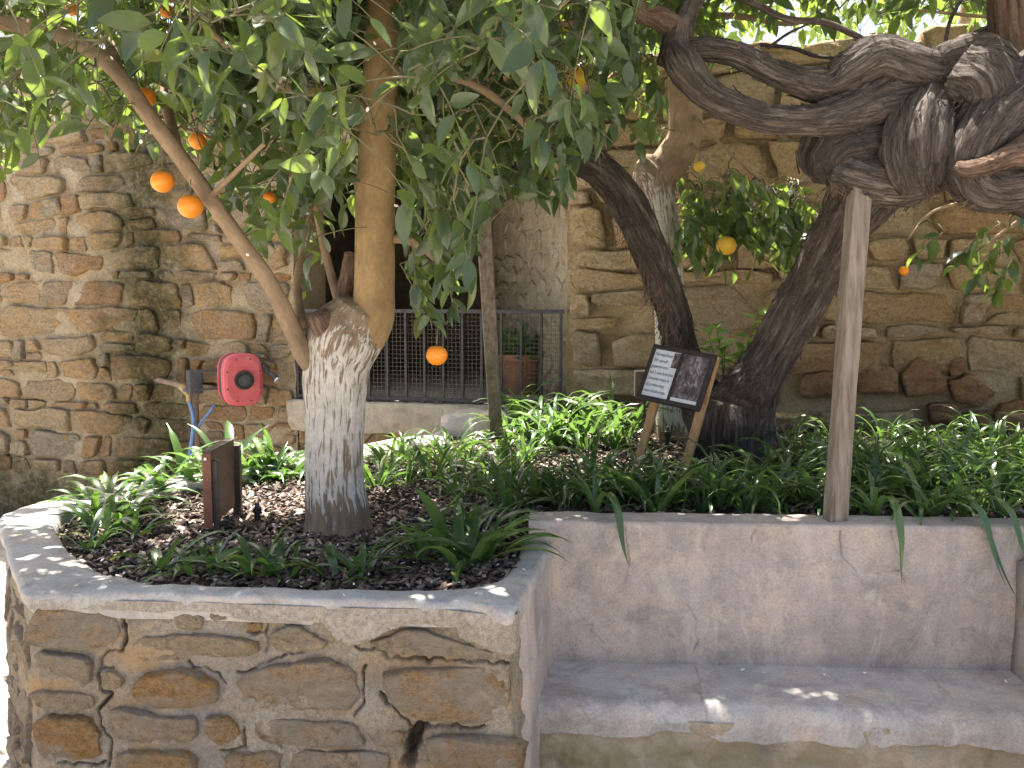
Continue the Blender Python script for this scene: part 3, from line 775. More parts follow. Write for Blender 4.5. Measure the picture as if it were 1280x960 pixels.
def seatf(a, b):
    s = -.05 + (BL + .3) * a; D = DL + (DR - DL) * (s / BL) + .012
    if b < .55: t = b / .55; d = -.01 + (D - .045 + .01) * t; z = .45 - .008 * t
    elif b < .8: t = (b - .55) / .25 * math.pi / 2; d = D - .045 + .045 * math.sin(t); z = .442 - .05 * (1 - math.cos(t))
    else: t = (b - .8) / .2; d = D - .004 * t; zl = .345 + .032 * fbm((s, 0, 1), 4, 4); z = .392 + (zl - .392) * t; d -= .015 * (t > .95)
    z += .005 * fbm((s, d, 0), 5, 3); d += .006 * fbm((s, z, 6), 7, 3)
    wv = .006 * fbm((s, d, 3), 18, 2); c = crackd(s + wv, d, scr); k = max(0, 1 - c / .004) * .5
    return benchp(s, z - .003 * k, d), k
link('seat', grid(300, 70, seatf, 'crack'), M['seat'], bn)
def basef(a, b):
    s = -.05 + (BL + .3) * a; D = DL + (DR - DL) * (s / BL) + .006; z = .40 * b
    k = max(0, mnoise.noise((s * 9, z * 9, 8)) - .35)
    return benchp(s, z, D - .004 + .022 * fbm((s, z, 2), 6, 4) + .008 * fbm((s, z, 5), 26, 3)), k
link('base', grid(260, 60, basef, 'crack'), M['bench_base'], bn)
# left cheek = planter side, plastered
pL = [benchp(-.0, 0, -.05)]
A2 = Vector((OA[12].x, OA[12].y, 0)); 
cs0, cs1 = 0.0, L[12 * 2 + 6]
def cheek(a, b):
    s = cs0 + (cs1 - cs0) * a; z = .81 * b
    return bodyp(s, z, .010 + .006 * fbm((s, z, 4), 6, 3) - .035 * max(0, a - .86) / .14)
link('plastered_side', grid(70, 90, cheek), M['plaster'], pl)
# right arm block
ar0 = benchp(BL + .0, 0, -.03); 
def arm(mb):
    x0 = BL + .004; 
    A = [benchp(x0 + .0, 0, -.02), benchp(x0 - .02, 0, .78), benchp(x0 + .5, 0, .78), benchp(x0 + .5, 0, -.02)]
    return A
dd = ray(1262, 692); zarm = (C0 + dd * ((Vector((JL.x, JL.y, 0)) - C0).dot(BN) / dd.dot(BN))).z
q = arm(None); bm = bmesh.new()
vs = [bm.verts.new(p + Vector((0, 0, z))) for z in (0, zarm) for p in q]
for fidx in ((0, 1, 2, 3), (7, 6, 5, 4), (0, 4, 5, 1), (1, 5, 6, 2), (2, 6, 7, 3), (3, 7, 4, 0)): bm.faces.new([vs[i] for i in fidx])
bmesh.ops.recalc_face_normals(bm, faces=bm.faces[:])
bmesh.ops.bevel(bm, geom=bm.edges[:], offset=.02, segments=3, affect='EDGES')
bmesh.ops.subdivide_edges(bm, edges=[e for e in bm.edges if e.calc_length() > .1], cuts=14, use_grid_fill=True)
for vv in bm.verts: vv.co += Vector((1, 1, 1)) * .006 * fbm(vv.co, 6, 3)
me = bpy.data.meshes.new('armrest'); bm.to_mesh(me); bm.free()
link('armrest', me, M['plaster'], bn)

# ------------------------------------------------------------------ soil and bark mulch
BP = [benchp(-.08, 0, -.06), benchp(BL + .6, 0, -.06)]
soil_poly = [IB[0].lerp(OA[0], .5)] + [p.lerp(o, .2) for p, o in zip(IB, OA)][1:] + [Vector((wallp(SR - .45, 0, .02).x, wallp(SR - .45, 0, .02).y)), Vector((wallp(8.0, 0, .0).x, wallp(8.0, 0, .0).y)),
            Vector((4.0, BP[1].y)), Vector((BP[1].x, BP[1].y)), Vector((BP[0].x, BP[0].y))]
SP = np.array([(p.x, p.y) for p in soil_poly])
def inside(X, Y, P):
    r = np.zeros(X.shape, bool); m = len(P); j = m - 1
    for i in range(m):
        xi, yi = P[i]; xj, yj = P[j]
        c = ((yi > Y) != (yj > Y)) & (X < (xj - xi) * (Y - yi) / (yj - yi + 1e-12) + xi); r ^= c; j = i
    return r
def soilz(x, y):
    t = min(1, max(0, (x + .25) / .6)); t = t * t * (3 - 2 * t)
    return .785 + .07 * t + .012 * mnoise.noise((x * 3, y * 3, 0)) + .02 * max(0, min(1, (y - 3.4)))
xs = np.arange(-2.0, 4.05, .04); ys = np.arange(2.1, 6.3, .04)
XX, YY = np.meshgrid(xs, ys); ok = inside(XX, YY, SP)
ok2 = ok.copy(); ok2[1:] |= ok[:-1]; ok2[:-1] |= ok[1:]; ok2[:, 1:] |= ok[:, :-1]; ok2[:, :-1] |= ok[:, 1:]
vz = np.array([[soilz(x, y) + .008 * mnoise.noise((x * 20, y * 20, 0)) if ok2[j, i] else 0 for i, x in enumerate(xs)] for j, y in enumerate(ys)])
V = np.stack([XX, YY, vz], -1).reshape(-1, 3); nx = len(xs)
I = (np.arange(nx - 1)[None] + nx * np.arange(len(ys) - 1)[:, None]); fo = ok[:-1, :-1] & ok[1:, 1:] & ok[:-1, 1:] & ok[1:, :-1]
Fq = np.stack([I, I + 1, I + nx + 1, I + nx], -1)[fo]
used = np.unique(Fq); remap = -np.ones(len(V), int); remap[used] = np.arange(len(used))
tag(link('soil', mesh('soil', V[used], remap[Fq]), M['soil']), kind='structure')
CH_N = 15000; P = np.stack([nrg.uniform(-1.9, 2.6, CH_N * 3), nrg.uniform(2.25, 5.2, CH_N * 3)], 1)
P = P[inside(P[:, 0], P[:, 1], SP)]
pr_ = np.array([1.0 if p[0] < .1 and p[1] < 3.8 else .35 for p in P]); P = P[nrg.random(len(P)) < pr_][:CH_N]
m_ = len(P); hx = nrg.uniform(.005, .016, m_); hy = hx * nrg.uniform(.3, .75, m_); hz = nrg.uniform(.0012, .0035, m_)
yaw = nrg.uniform(0, 6.28, m_); tl = nrg.normal(0, .35, m_); t2 = nrg.normal(0, .35, m_)
corn = np.array([(-1, -1, -1), (1, -.7, -1), (.8, 1, -1), (-1, .8, -1), (-1, -1, 1), (1, -.7, 1), (.8, 1, 1), (-1, .8, 1)], float)
q = corn[None] * np.stack([hx, hy, hz], 1)[:, None]
q[..., 2] += q[..., 0] * np.tan(np.clip(tl, -.9, .9))[:, None] + q[..., 1] * np.tan(np.clip(t2, -.9, .9))[:, None]
cx_, sx_ = np.cos(yaw)[:, None], np.sin(yaw)[:, None]
qx = q[..., 0] * cx_ - q[..., 1] * sx_ + P[:, 0:1]; qy = q[..., 0] * sx_ + q[..., 1] * cx_ + P[:, 1:2]
zz = np.array([soilz(*p) for p in P]) + nrg.uniform(.004, .016, m_)
V = np.stack([qx, qy, q[..., 2] + zz[:, None]], -1).reshape(-1, 3)
bf = np.array([(3, 2, 1, 0), (4, 5, 6, 7), (0, 1, 5, 4), (1, 2, 6, 5), (2, 3, 7, 6), (3, 0, 4, 7)])
Fq = (bf[None] + 8 * np.arange(m_)[:, None, None]).reshape(-1, 4)
tag(link('bark_mulch', mesh('bark_mulch', V, Fq), M['chip'], None, False), 'dark brown bark chips covering the planter soil', 'mulch', kind='stuff')
# sunlit stone at the end of the planter
bb = PZ(600, 530, .90)
blk = MB(); bx0 = PZ(560, 517, .95)
ang = Vector((1, -.1, 0)).normalized(); an2 = Vector((.1, 1, 0)).normalized()
bm = bmesh.new(); bmesh.ops.create_cube(bm, size=1)
bmesh.ops.subdivide_edges(bm, edges=bm.edges[:], cuts=5, use_grid_fill=True)
for vv in bm.verts:
    c = vv.co; c2 = Vector((c.x * .42, c.y * .36, c.z * .95))
    l = max(abs(c.x), abs(c.y)) * 2; rd = (abs(c.x * 2) ** 6 + abs(c.y * 2) ** 6 + abs(c.z * 2) ** 14)
    c2 *= 1 - .06 * max(0, rd - 1)
    vv.co = c2 + Vector((1, 1, .5)) * .02 * fbm(c * 2, 1.5, 3)
me = bpy.data.meshes.new('end_block'); bm.to_mesh(me); bm.free()
Mb = Matrix.Translation(bx0 + Vector((.17, .16, -.475))) @ Matrix.Rotation(-.2, 4, 'Z')
tag(link('stone_block', me, M['rim'], None, True, Mb), 'pale squared stone block catching the sun at the foot of the leaning grey prop', 'stone block')

# ------------------------------------------------------------------ leaves
def leaf_mesh(name, Ln, Wd, fold, droop, m, ns=5, rg=rng):
    v = []; f = []
    for i in range(ns + 1):
        t = i / ns; w = Wd * (math.sin(math.pi * min(1, t ** .8)) ** .75 * (1 - .25 * t)) if 0 < i < ns else 0.0008
        x = Ln * (t - .22 * droop * t * t * t); z = -Ln * droop * t * t * .6
        wav = .06 * Wd * math.sin(t * 9 + fold * 10)
        v += [(x, -w, z + w * fold + wav), (x, 0, z), (x, w, z + w * fold - wav)]
    for i in range(ns):
        a = 3 * i
        f += [(a, a + 3, a + 4, a + 1), (a + 1, a + 4, a + 5, a + 2)]
    me = mesh(name, v, f); me.materials.append(m)
    me.polygons.foreach_set('use_smooth', np.ones(len(me.polygons), bool)); me['sm'] = 1
    return me
def basis(d, up, roll, rg):
    x = d.normalized(); z = (up - x * up.dot(x))
    z = z.normalized() if z.length > 1e-4 else x.orthogonal().normalized()
    y = z.cross(x); c, s = math.cos(roll), math.sin(roll); z2 = z * c + y * s; y2 = z2.cross(x)
    return Matrix((x, y2, z2)).transposed().to_4x4()
def sprig(P, d, rg, nl, L, size, droopy=.55):
    """leaf matrices and twig points"""
    d = d.normalized(); pts = []; mats = []
    g = Vector((0, 0, -1)); p = P.copy(); dd = d.copy()
    u = d.orthogonal().normalized(); ph = rg.random() * 6.28
    for i in range(nl):
        pts.append(p.copy()); p = p + dd * (L / nl); dd = (dd + g * .10).normalized()
        ph += 2.4 + rg.uniform(-.3, .3); u = (dd.orthogonal()).normalized(); w_ = dd.cross(u)
        rad = u * math.cos(ph) + w_ * math.sin(ph)
        ld = dd * rg.uniform(.2, .7) + rad * .85 + g * droopy * rg.uniform(-.3, 2.2)
        s = size * rg.uniform(.65, 1.15)
        mats.append(Matrix.Translation(p) @ basis(ld, Vector((rg.uniform(-.5, .5), rg.uniform(-.8, .3), 1)), rg.gauss(0, .7), rg) @ Matrix.Scale(s, 4))
    mats.append(Matrix.Translation(p) @ basis(dd + g * droopy, Vector((0, 0, 1)), rg.gauss(0, .5), rg) @ Matrix.Scale(size * .9, 4))
    pts.append(p)
    return mats, pts
def join_leaves(name, meshes, mats, vi, m, parent):
    VV = []; FF = []; k = 0
    base = []
    for me in meshes:
        co = np.empty(len(me.vertices) * 3, np.float32); me.vertices.foreach_get('co', co); co = co.reshape(-1, 3)
        fc = np.array([tuple(p.vertices) for p in me.polygons]); base.append((co, fc))
    MM = np.array([np.array(x) for x in mats]); vi = np.array(vi)
    for t, (co, fc) in enumerate(base):
        mm = MM[vi == t]
        if not len(mm): continue
        X = np.einsum('nij,vj->nvi', mm[:, :3, :3], co) + mm[:, None, :3, 3]
        VV.append(X.reshape(-1, 3)); FF.append((fc[None] + len(co) * np.arange(len(mm))[:, None, None]).reshape(-1, 4) + k); k += X.shape[0] * X.shape[1]
    o = link(name, mesh(name, np.concatenate(VV), np.concatenate(FF)), m, parent)
    return tag(o, kind='stuff')
def twigs_mesh(paths, rads):
    V = []; Fq = []
    for pts, (r0, r1) in zip(paths, rads):
        n_ = len(pts); k = len(V); d = (pts[-1] - pts[0]); d = d.normalized() if d.length > 1e-5 else Vector((0, 0, 1)); u = d.orthogonal().normalized(); w_ = d.cross(u)
        for i, p in enumerate(pts):
            r = r0 + (r1 - r0) * i / max(1, n_ - 1)
            for j in range(4):
                a = j * math.pi / 2; V.append(p + u * r * math.cos(a) + w_ * r * math.sin(a))
        for i in range(n_ - 1):
            for j in range(4): Fq.append((k + 4 * i + j, k + 4 * i + (j + 1) % 4, k + 4 * i + 4 + (j + 1) % 4, k + 4 * i + 4 + j))
    return mesh('twigs', np.array([tuple(p) for p in V]), np.array(Fq), {'bark': ('FLOAT_VECTOR', np.array([tuple(p) for p in V]))})
def seg_dist(px, py, poly):
    best = 1e9; bi = 0
    for i in range(len(poly) - 1):
        ax, ay = poly[i][:2]; bx, by = poly[i + 1][:2]; dx, dy = bx - ax, by - ay
        t = max(0, min(1, ((px - ax) * dx + (py - ay) * dy) / (dx * dx + dy * dy + 1e-9)))
        e = math.hypot(px - ax - t * dx, py - ay - t * dy)
        if e < best: best = e
    return best
def foliage(root, sprigs, scaffold, meshes, m, rg, keep, maxobj, twig_m, nl=(5, 8), L=(.18, .34), size=1.0, droopy=.55):
    """sprigs: list of (point, direction). hangs them on the scaffold through thin twigs and fills leaves"""
    nodes = [Vector(p) for p in scaffold]; A = np.array([tuple(p) for p in nodes])
    paths = []; rads = []; mats = []; vi = []
    order = sorted(range(len(sprigs)), key=lambda i: float(np.min(np.sum((A - np.array(sprigs[i][0])) ** 2, 1))))
    for i in order:
        P, d = sprigs[i]; D = np.sum((A - np.array(P)) ** 2, 1); j = int(np.argmin(D)); q = Vector(A[j])
        if d is None:
            d = (P - q); d = d.normalized() if d.length > .01 else Vector((0, 0, 1))
            d = (d + Vector((rg.gauss(0, .5), rg.gauss(0, .5), rg.gauss(0, .4) - .1))).normalized()
        mid = q.lerp(P, .5) + Vector((rg.uniform(-.04, .04), rg.uniform(-.04, .04), .12 * (P - q).length))
        a = [q, q.lerp(mid, .5) + Vector((0, 0, .02)), mid, mid.lerp(P, .5) + Vector((0, 0, .015)), P]
        dist = math.sqrt(D[j])
        mm, pts = sprig(P, d, rg, rg.randint(*nl), rg.uniform(*L), size, droopy)
        n0 = len(mm); mm = [x for x in mm if keep(x)]
        if len(mm) > .55 * n0:
            paths.append(a); rads.append((.0035 + .006 * min(1, dist), .0028))
            A = np.vstack([A, [tuple(mid)], [tuple(P)]])
            paths.append(pts); rads.append((.0028, .0012))
            mats += mm; vi += [rg.randrange(len(meshes)) for _ in mm]
    # the leaves that show largest are objects of their own
    c = np.array([tuple((x @ Vector((.5 * .11, 0, 0)))) for x in mats]); pj = proj(c)
    vis = (pj[:, 0] > -10) & (pj[:, 0] < 1290) & (pj[:, 1] > -10) & (pj[:, 1] < 900) & (c[:, 1] > .3)
    rank = np.argsort(np.where(vis, pj[:, 2], 1e6)); top = [int(r) for r in rank[:maxobj] if vis[r]]
    ts = set(top)
    for r in top: link('leaf', meshes[vi[r]], None, root, False, mats[r])
    rest = [i for i in range(len(mats)) if i not in ts]
    join_leaves('foliage', meshes, [mats[i] for i in rest], [vi[i] for i in rest], m, root)
    tag(link('twigs', twigs_mesh(paths, rads), twig_m, root), kind='stuff')
    print(root.name, 'leaves', len(mats), 'objects', len(top))

# ------------------------------------------------------------------ fruit
FR = []
def fruit_obj(px, py, rpx, Y, kind, label, hang=.05, group=None, lobe=0):
    P = at(px, py, Y); r = rpx / F * Y
    bm = bmesh.new(); bmesh.ops.create_uvsphere(bm, u_segments=24, v_segments=16, radius=r)
    for vv in bm.verts:
        c = vv.co; zt = c.z / r
        c.z *= .95 + lobe * .14 * (zt < 0); c += c.normalized() * r * .025 * nz(c, 30, px)
        if zt > .8: c.z -= r * .25 * (zt - .8)
    me = bpy.data.meshes.new('fruit'); bm.to_mesh(me); bm.free()
    o = empty('orange' if kind == 'orange' else 'yellow_orange', P, label, 'orange', group)
    link('peel', me, M[kind], o, True, Matrix.Translation(P))
    mb = MB(); top = P + Vector((0, 0, r * .86))
    mb.bar(top, top + Vector((.004, 0, hang)), .0022, 6)
    mb.build('stem', M['twig'], o)
    v = []; f = []
    for i in range(5):
        a = i * 1.2566; v += [top + Vector((0, 0, .003)), top + Vector((math.cos(a - .4) * .006, math.sin(a - .4) * .006, .002)), top + Vector((math.cos(a) * .011, math.sin(a) * .011, .001)), top + Vector((math.cos(a + .4) * .006, math.sin(a + .4) * .006, .002))]
        f.append((4 * i, 4 * i + 1, 4 * i + 2, 4 * i + 3))
    link('calyx', mesh('calyx', v, f), M['leaf'], o)
    FR.append((px, py, rpx, Y, top + Vector((0, 0, hang))))
fruit_obj(203, 227, 14, 2.95, 'orange', 'round orange hanging clear in front of the stone wall, left of the slanting limb')
fruit_obj(238, 258, 15.5, 2.90, 'orange', 'large orange tucked against the slanting orange tree limb')
fruit_obj(181, 122, 13, 3.05, 'orange', 'orange half covered by a broad leaf behind the slanting limb')
fruit_obj(247, 176, 11, 3.35, 'orange', 'shaded orange with a dark cracked skin among inner leaves', )
fruit_obj(546, 444, 13.5, 2.95, 'orange', 'lowest bright orange hanging under dark leaves before the iron grille', .07)
fruit_obj(337, 247, 8, 3.3, 'orange', 'small sliver of orange peeping from the dense leaves beside the trunk')
fruit_obj(90, 11, 8, 3.7, 'orange', 'small orange high in the crown above the arching limb', .05)
fruit_obj(209, 14, 9, 3.6, 'orange', 'orange high in the crown beside a thin hanging twig', .05)
fruit_obj(720, 96, 14.5, 3.95, 'yellow', 'yellow orange hanging alone on a long stem in front of the wall coping', .09)
fruit_obj(908, 307, 12.5, 4.45, 'yellow', 'pale yellow orange in the low leaves right of the whitewashed rear trunk')
fruit_obj(713, 33, 12, 4.2, 'yellow', 'yellow orange half hidden in sunlit leaves above the wall coping')
fruit_obj(818, 20, 13, 4.35, 'yellow', 'yellow orange behind the reddish fork of the vine branch')
fruit_obj(874, 208, 7, 4.5, 'yellow', 'small yellow orange beside the bend of the rear trunk')
fruit_obj(1130, 338, 6, 4.3, 'orange', 'small oval orange hanging before the right hand stone wall', .08, None, 1)

# ------------------------------------------------------------------ orange tree in the planter
rg = random.Random(21)
TY = PZ(420, 657, .80).y
ta = empty('orange_tree', PZ(420, 660, .79), 'orange tree with whitewashed trunk and thick leafy crown growing in the raised planter', 'tree')
def flare(a, s, c, r): return 1 + .05 * nz((math.cos(a) * 2, math.sin(a) * 2, s * 3), 1) + .03 * nz((math.cos(a) * 4, math.sin(a) * 4, s * 2.4), 1, 5)
def grooved(a, s, c, r): return 1 + .05 * nz((math.cos(a) * 2, math.sin(a) * 2, s * 3), 1) + .045 * nz((math.cos(a) * 6, math.sin(a) * 6, s * 1.5), 1, 5) + .02 * nz((math.cos(a) * 14, math.sin(a) * 14, s * 3), 1, 9)
limb('trunk', [at(423, 668, TY), at(422, 640, TY), at(418, 590, TY), at(420, 520, TY), at(421, 465, TY), at(432, 420, TY - .01), at(452, 385, TY - .02)],
     [.124, .112, .101, .101, .110, .128, .088], M['trunk_a'], ta, seg=64, step=.012, disp=grooved)
limb('stem', [at(446, 425, TY), at(464, 400, TY - .01), at(468, 350, TY - .02), at(469, 270, TY - .03), at(473, 160, TY - .04), at(478, 40, TY - .04), at(484, -100, TY), at(490, -260, TY + .05), at(500, -420, TY + .1)],
     [.09, .078, .070, .066, .062, .056, .05, .04, .02], M['limb'], ta, seg=32, step=.02, disp=flare)
LL = [(378, 440, 3.10), (360, 400, 3.06), (335, 350, 3.03), (298, 298, 3.0), (262, 247, 2.97), (222, 192, 2.95), (185, 143, 2.95), (150, 95, 2.96), (112, 62, 3.0), (60, 38, 3.05), (0, 28, 3.1), (-90, 15, 3.15), (-220, -40, 3.2)]
limb('limb', [at(398, 470, TY - .02)] + [at(*p) for p in LL], [.03, .034, .031, .027, .026, .026, .026, .026, .026, .025, .025, .025, .02, .01], M['limb_l'], ta, seg=18, step=.02, disp=flare)
# pruned stubs at the fork
limb('stub', [at(412, 430, TY - .05), at(404, 408, TY - .09), at(397, 392, TY - .11)], [.052, .040, .036], M['vine_red'], ta, seg=20, step=.01, disp=grooved)
limb('stub', [at(428, 420, TY), at(432, 370, TY + .04), at(436, 335, TY + .06), at(437, 316, TY + .07)], [.05, .034, .026, .018], M['vine_red'], ta, seg=20, step=.01, disp=grooved)
kn = at(419, 412, TY - .115)      # the knot scar
bm = bmesh.new(); bmesh.ops.create_uvsphere(bm, u_segments=20, v_segments=12, radius=.03)
for vv in bm.verts:
    rr = math.hypot(vv.co.x, vv.co.z); vv.co.y *= .55
    if rr < .013 and vv.co.y < 0: vv.co.y += .012
    vv.co += Vector((1, 1, 1)) * .003 * nz(vv.co, 60)
me = bpy.data.meshes.new('knot_scar'); bm.to_mesh(me); bm.free()
me.attributes.new('bark', 'FLOAT_VECTOR', 'POINT')
link('knot_scar', me, M['limb'], ta, True, Matrix.Translation(kn + Vector((0, .015, 0))) @ Matrix.Scale(1.25, 4, (0, 0, 1)))
SEC = [[(150, 95, 2.96), (135, 50, 3.1), (118, 10, 3.2), (100, -80, 3.3), (80, -200, 3.3)], [(222, 192, 2.95), (205, 120, 3.2), (190, 60, 3.3), (165, 10, 3.4), (140, -120, 3.5)],
       [(473, 160, TY - .04), (430, 120, 3.0), (360, 110, 2.9), (300, 70, 2.85), (250, 20, 2.85), (200, -90, 2.9)], [(470, 240, TY - .03), (420, 215, 3.3), (350, 215, 3.4), (280, 180, 3.5), (200, 150, 3.55)],
       [(476, 90, TY), (540, 90, 2.95), (600, 110, 2.85), (660, 160, 2.8), (700, 215, 2.78)], [(478, 60, TY), (540, 30, 3.2), (620, 20, 3.3), (700, 30, 3.4), (770, 10, 3.45)],
       [(480, 10, TY), (430, -60, 2.9), (340, -130, 2.7), (200, -250, 2.6)], [(482, -40, TY), (560, -110, 2.9), (680, -190, 2.8), (820, -260, 2.75), (960, -300, 2.8)], [(484, -100, TY), (470, -180, 3.4), (400, -300, 3.7), (330, -420, 3.8)],
       [(470, 300, TY), (510, 300, 3.1), (540, 320, 3.05), (560, 350, 3.0)], [(376, 410, 3.1), (372, 350, 3.25), (385, 290, 3.4), (400, 220, 3.5)], [(486, -150, TY), (560, -220, 3.5), (700, -320, 3.7), (850, -380, 3.8)], [(262, 247, 2.97), (300, 210, 2.8), (330, 180, 2.7)], [(430, 395, TY + .02), (410, 330, 3.3), (395, 260, 3.35), (390, 200, 3.3)]]
sc = [at(*p) for p in LL[3:]] + [at(470, y, TY) for y in range(-260, 240, 25)]
for s_ in SEC:
    P3 = [at(*p) for p in s_]; r0 = .010 if len(s_) == 3 else .02
    limb('branch', P3, [r0 - (r0 - .006) * i / (len(P3) - 1) for i in range(len(P3))], M['limb_l'], ta, seg=10, step=.03, disp=flare)
    C_, _ = resample(P3, [1] * len(P3), .06); sc += C_[2:]
LM_A = [leaf_mesh('citrus_leaf', .118, .027, .35, .35, M['leaf']), leaf_mesh('citrus_leaf', .105, .026, .15, .15, M['leaf']), leaf_mesh('citrus_leaf', .125, .026, .5, .55, M['leaf']), leaf_mesh('citrus_leaf', .095, .021, .25, -.1, M['leaf'])]
YLA = [(-400, 300), (-60, 250), (0, 232), (35, 200), (60, 160), (110, 150), (150, 175), (200, 185), (240, 215), (262, 320), (300, 335), (345, 320), (360, 395), (375, 395), (385, 330), (430, 300), (445, 250), (492, 250), (503, 330), (520, 415), (565, 405), (592, 380), (606, 300), (618, 250), (650, 240), (690, 272), (712, 250), (732, 200), (758, 185), (782, 150), (800, 90), (815, 40), (840, -30), (1000, -110), (1300, -180), (1800, -200)]
yx = [p[0] for p in YLA]; yy = [p[1] for p in YLA]
stem_px = [(464, 400), (468, 300), (470, 220), (473, 150), (478, 20)]
limb_px = [(p[0], p[1]) for p in LL]
SUNGAPS = [(PZ(690, 525, 1.0), .36), (PZ(350, 590, .9), .28), (PZ(280, 600, .9), .2), (PZ(742, 588, .87), .19), (PZ(1010, 530, .95), .2), (PZ(600, 522, .93), .2), (PZ(45, 650, .83), .10), (PZ(75, 632, .83), .06),
           (Vector((-2.25, 3.5, 0)), .5), (PZ(895, 876, .45), .05), (PZ(330, 640, .8), .06), (at(1130, 66, 2.94), .2), (at(1095, 62, 2.94), .12), (PZ(632, 742, .83), .035), (at(815, 215, 4.6), .1), (PZ(560, 720, .83), .03)]
def sungap(p):
    for c, r in SUNGAPS:
        if p.z > c.z:
            q = p - SUN * ((p.z - c.z) / SUN.z)
            if (q.x - c.x) ** 2 + (q.y - c.y) ** 2 < r * r: return True
    return False
def keepA(x):
    c = x @ Vector((.06, 0, 0)); tp_ = x @ Vector((.11, 0, 0))
    a, b = proj([tuple(c), tuple(tp_)])
    if c.y < .9 or sungap(c) or sungap(tp_): return False
    if b[1] > np.interp(b[0], yx, yy) + 12 or a[1] > np.interp(a[0], yx, yy) + 8: return False
    for px, py, r, Y, _ in FR:
        if c.y < Y and (math.hypot(a[0] - px, a[1] - py) < r + 13 or math.hypot(b[0] - px, b[1] - py) < r + 6) and rg.random() < .93: return False
    d = min(seg_dist(a[0], a[1], stem_px), seg_dist(b[0], b[1], stem_px))
    if c.y < TY and d < 30 and rg.random() < (.985 if a[1] > 190 else .84): return False
    d = min(seg_dist(a[0], a[1], limb_px), seg_dist(b[0], b[1], limb_px))
    if c.y < 3.05 and d < 20 and rg.random() < .88: return False
    if c.y < 3.3 and 940 < a[0] < 1300 and a[1] > -60: return False
    return True
sp = []; tries = 0
while len(sp) < 2500 and tries < 160000:
    tries += 1
    p = Vector((rg.gauss(0, .5), rg.gauss(0, .5), rg.gauss(0, .5)))
    if p.length > 1: continue
    p = p.normalized() * (rg.random() ** .45)
    P = Vector((-.62 + p.x * 2.05, 3.12 + p.y * 1.25, 2.72 + p.z * 1.42))
    q = proj([tuple(P)])[0]
    if P.y < 1.5 or q[1] > np.interp(q[0], yx, yy) - 25: continue
    if q[1] < -250 and rg.random() < .6: continue
    sp.append((P, None))
# sprigs seen one by one in the photograph
for px, py, Y, dx, dz in [(520, 345, 2.95, .3, -.6), (545, 350, 2.9, .1, -.8), (560, 370, 2.88, .2, -.7), (575, 330, 2.85, .5, -.5), (530, 395, 2.93, .1, -.8), (548, 385, 2.92, -.1, -.8), (500, 330, 2.98, .3, -.5), (590, 345, 2.9, .3, -.8),
                          (640, 205, 2.7, .2, -.8), (610, 195, 2.7, -.1, -.8), (670, 215, 2.68, .5, -.7), (690, 230, 2.7, .3, -.8), (655, 165, 2.65, .6, -.3), (730, 150, 2.75, .9, .1), (700, 140, 2.7, .8, -.1), (745, 175, 2.8, .7, -.3),
                          (30, 180, 2.6, -.2, -.8), (10, 200, 2.55, .1, -.9), (60, 150, 2.65, .2, -.8), (45, 165, 2.6, .0, -.8), (120, 165, 3.1, .5, -.2), (150, 170, 3.15, .4, -.2), (100, 150, 3.2, .3, -.4), (170, 190, 3.2, .1, .1),
                          (275, 285, 3.2, -.2, -.7), (310, 290, 3.1, .2, -.7), (300, 245, 3.0, .2, -.5), (335, 270, 2.95, .1, -.7), (365, 345, 3.1, -.1, -.8), (395, 285, 2.9, -.2, -.6), (410, 230, 2.8, .3, -.5), (440, 180, 2.75, .2, -.6), (420, 140, 2.7, .3, -.4),
                          (560, 150, 2.7, .3, -.5), (520, 120, 2.75, -.2, -.6), (590, 130, 2.65, .3, -.6), (500, 180, 2.8, .4, -.7), (530, 220, 2.85, .2, -.7), (550, 260, 2.9, .3, -.6), (510, 265, 2.95, .1, -.6), (385, 180, 2.8, -.3, -.5), (365, 130, 2.8, -.2, -.6)]:
    sp.append((at(px, py, Y), Vector((dx, rg.uniform(-.4, .2), dz))))
foliage(ta, sp, sc, LM_A, M['leaf'], rg, keepA, 290, M['twig'], (5, 8), (.16, .32), .9, .3)

mb = MB()
for P, _d in rg.sample(sp, 110):
    for k in range(rg.randint(1, 4)):
        c = P + Vector((rg.gauss(0, .03), rg.gauss(0, .03), rg.gauss(0, .03) - .03)); q = proj([tuple(c)])[0]
        if q[1] > np.interp(q[0], yx, yy): continue
        r_ = rg.uniform(.003, .0055); u = Vector((rg.gauss(0, 1), rg.gauss(0, 1), rg.gauss(0, 1))).normalized()
        mb.bar(c, c + u * r_ * 1.6, r_ * .7, 6, r_); mb.bar(c + u * r_ * 1.6, c + u * r_ * 2.8, r_, 6, r_ * .35)
tag(mb.build('blossom_buds', M['petal'], ta), kind='stuff')

# ------------------------------------------------------------------ second orange tree against the wall
rg = random.Random(5)
BY = 4.62
tb = empty('orange_tree', at(840, 545, BY), 'whitewashed orange tree with yellow fruit standing against the wall behind the grapevine', 'tree')
limb('trunk', [at(842, 560, BY), at(840, 500, BY), at(838, 420, BY), at(834, 340, BY), at(824, 270, BY), at(816, 225, BY), at(824, 200, BY)], [.092, .082, .074, .074, .085, .10, .075], M['trunk_b'], tb, seg=40, step=.02, disp=grooved)
limb('stem', [at(818, 225, BY), at(840, 200, BY), at(855, 170, BY), at(856, 120, BY), at(853, 60, BY), at(850, 0, BY), at(840, -100, BY), at(820, -220, BY)], [.085, .092, .085, .078, .074, .068, .05, .02], M['limb_l'], tb, seg=28, step=.03, disp=flare)
limb('stub', [at(815, 222, BY - .03), at(806, 212, BY - .08), at(801, 208, BY - .10)], [.06, .052, .045], M['trunk_b'], tb, seg=20, step=.01, disp=grooved)
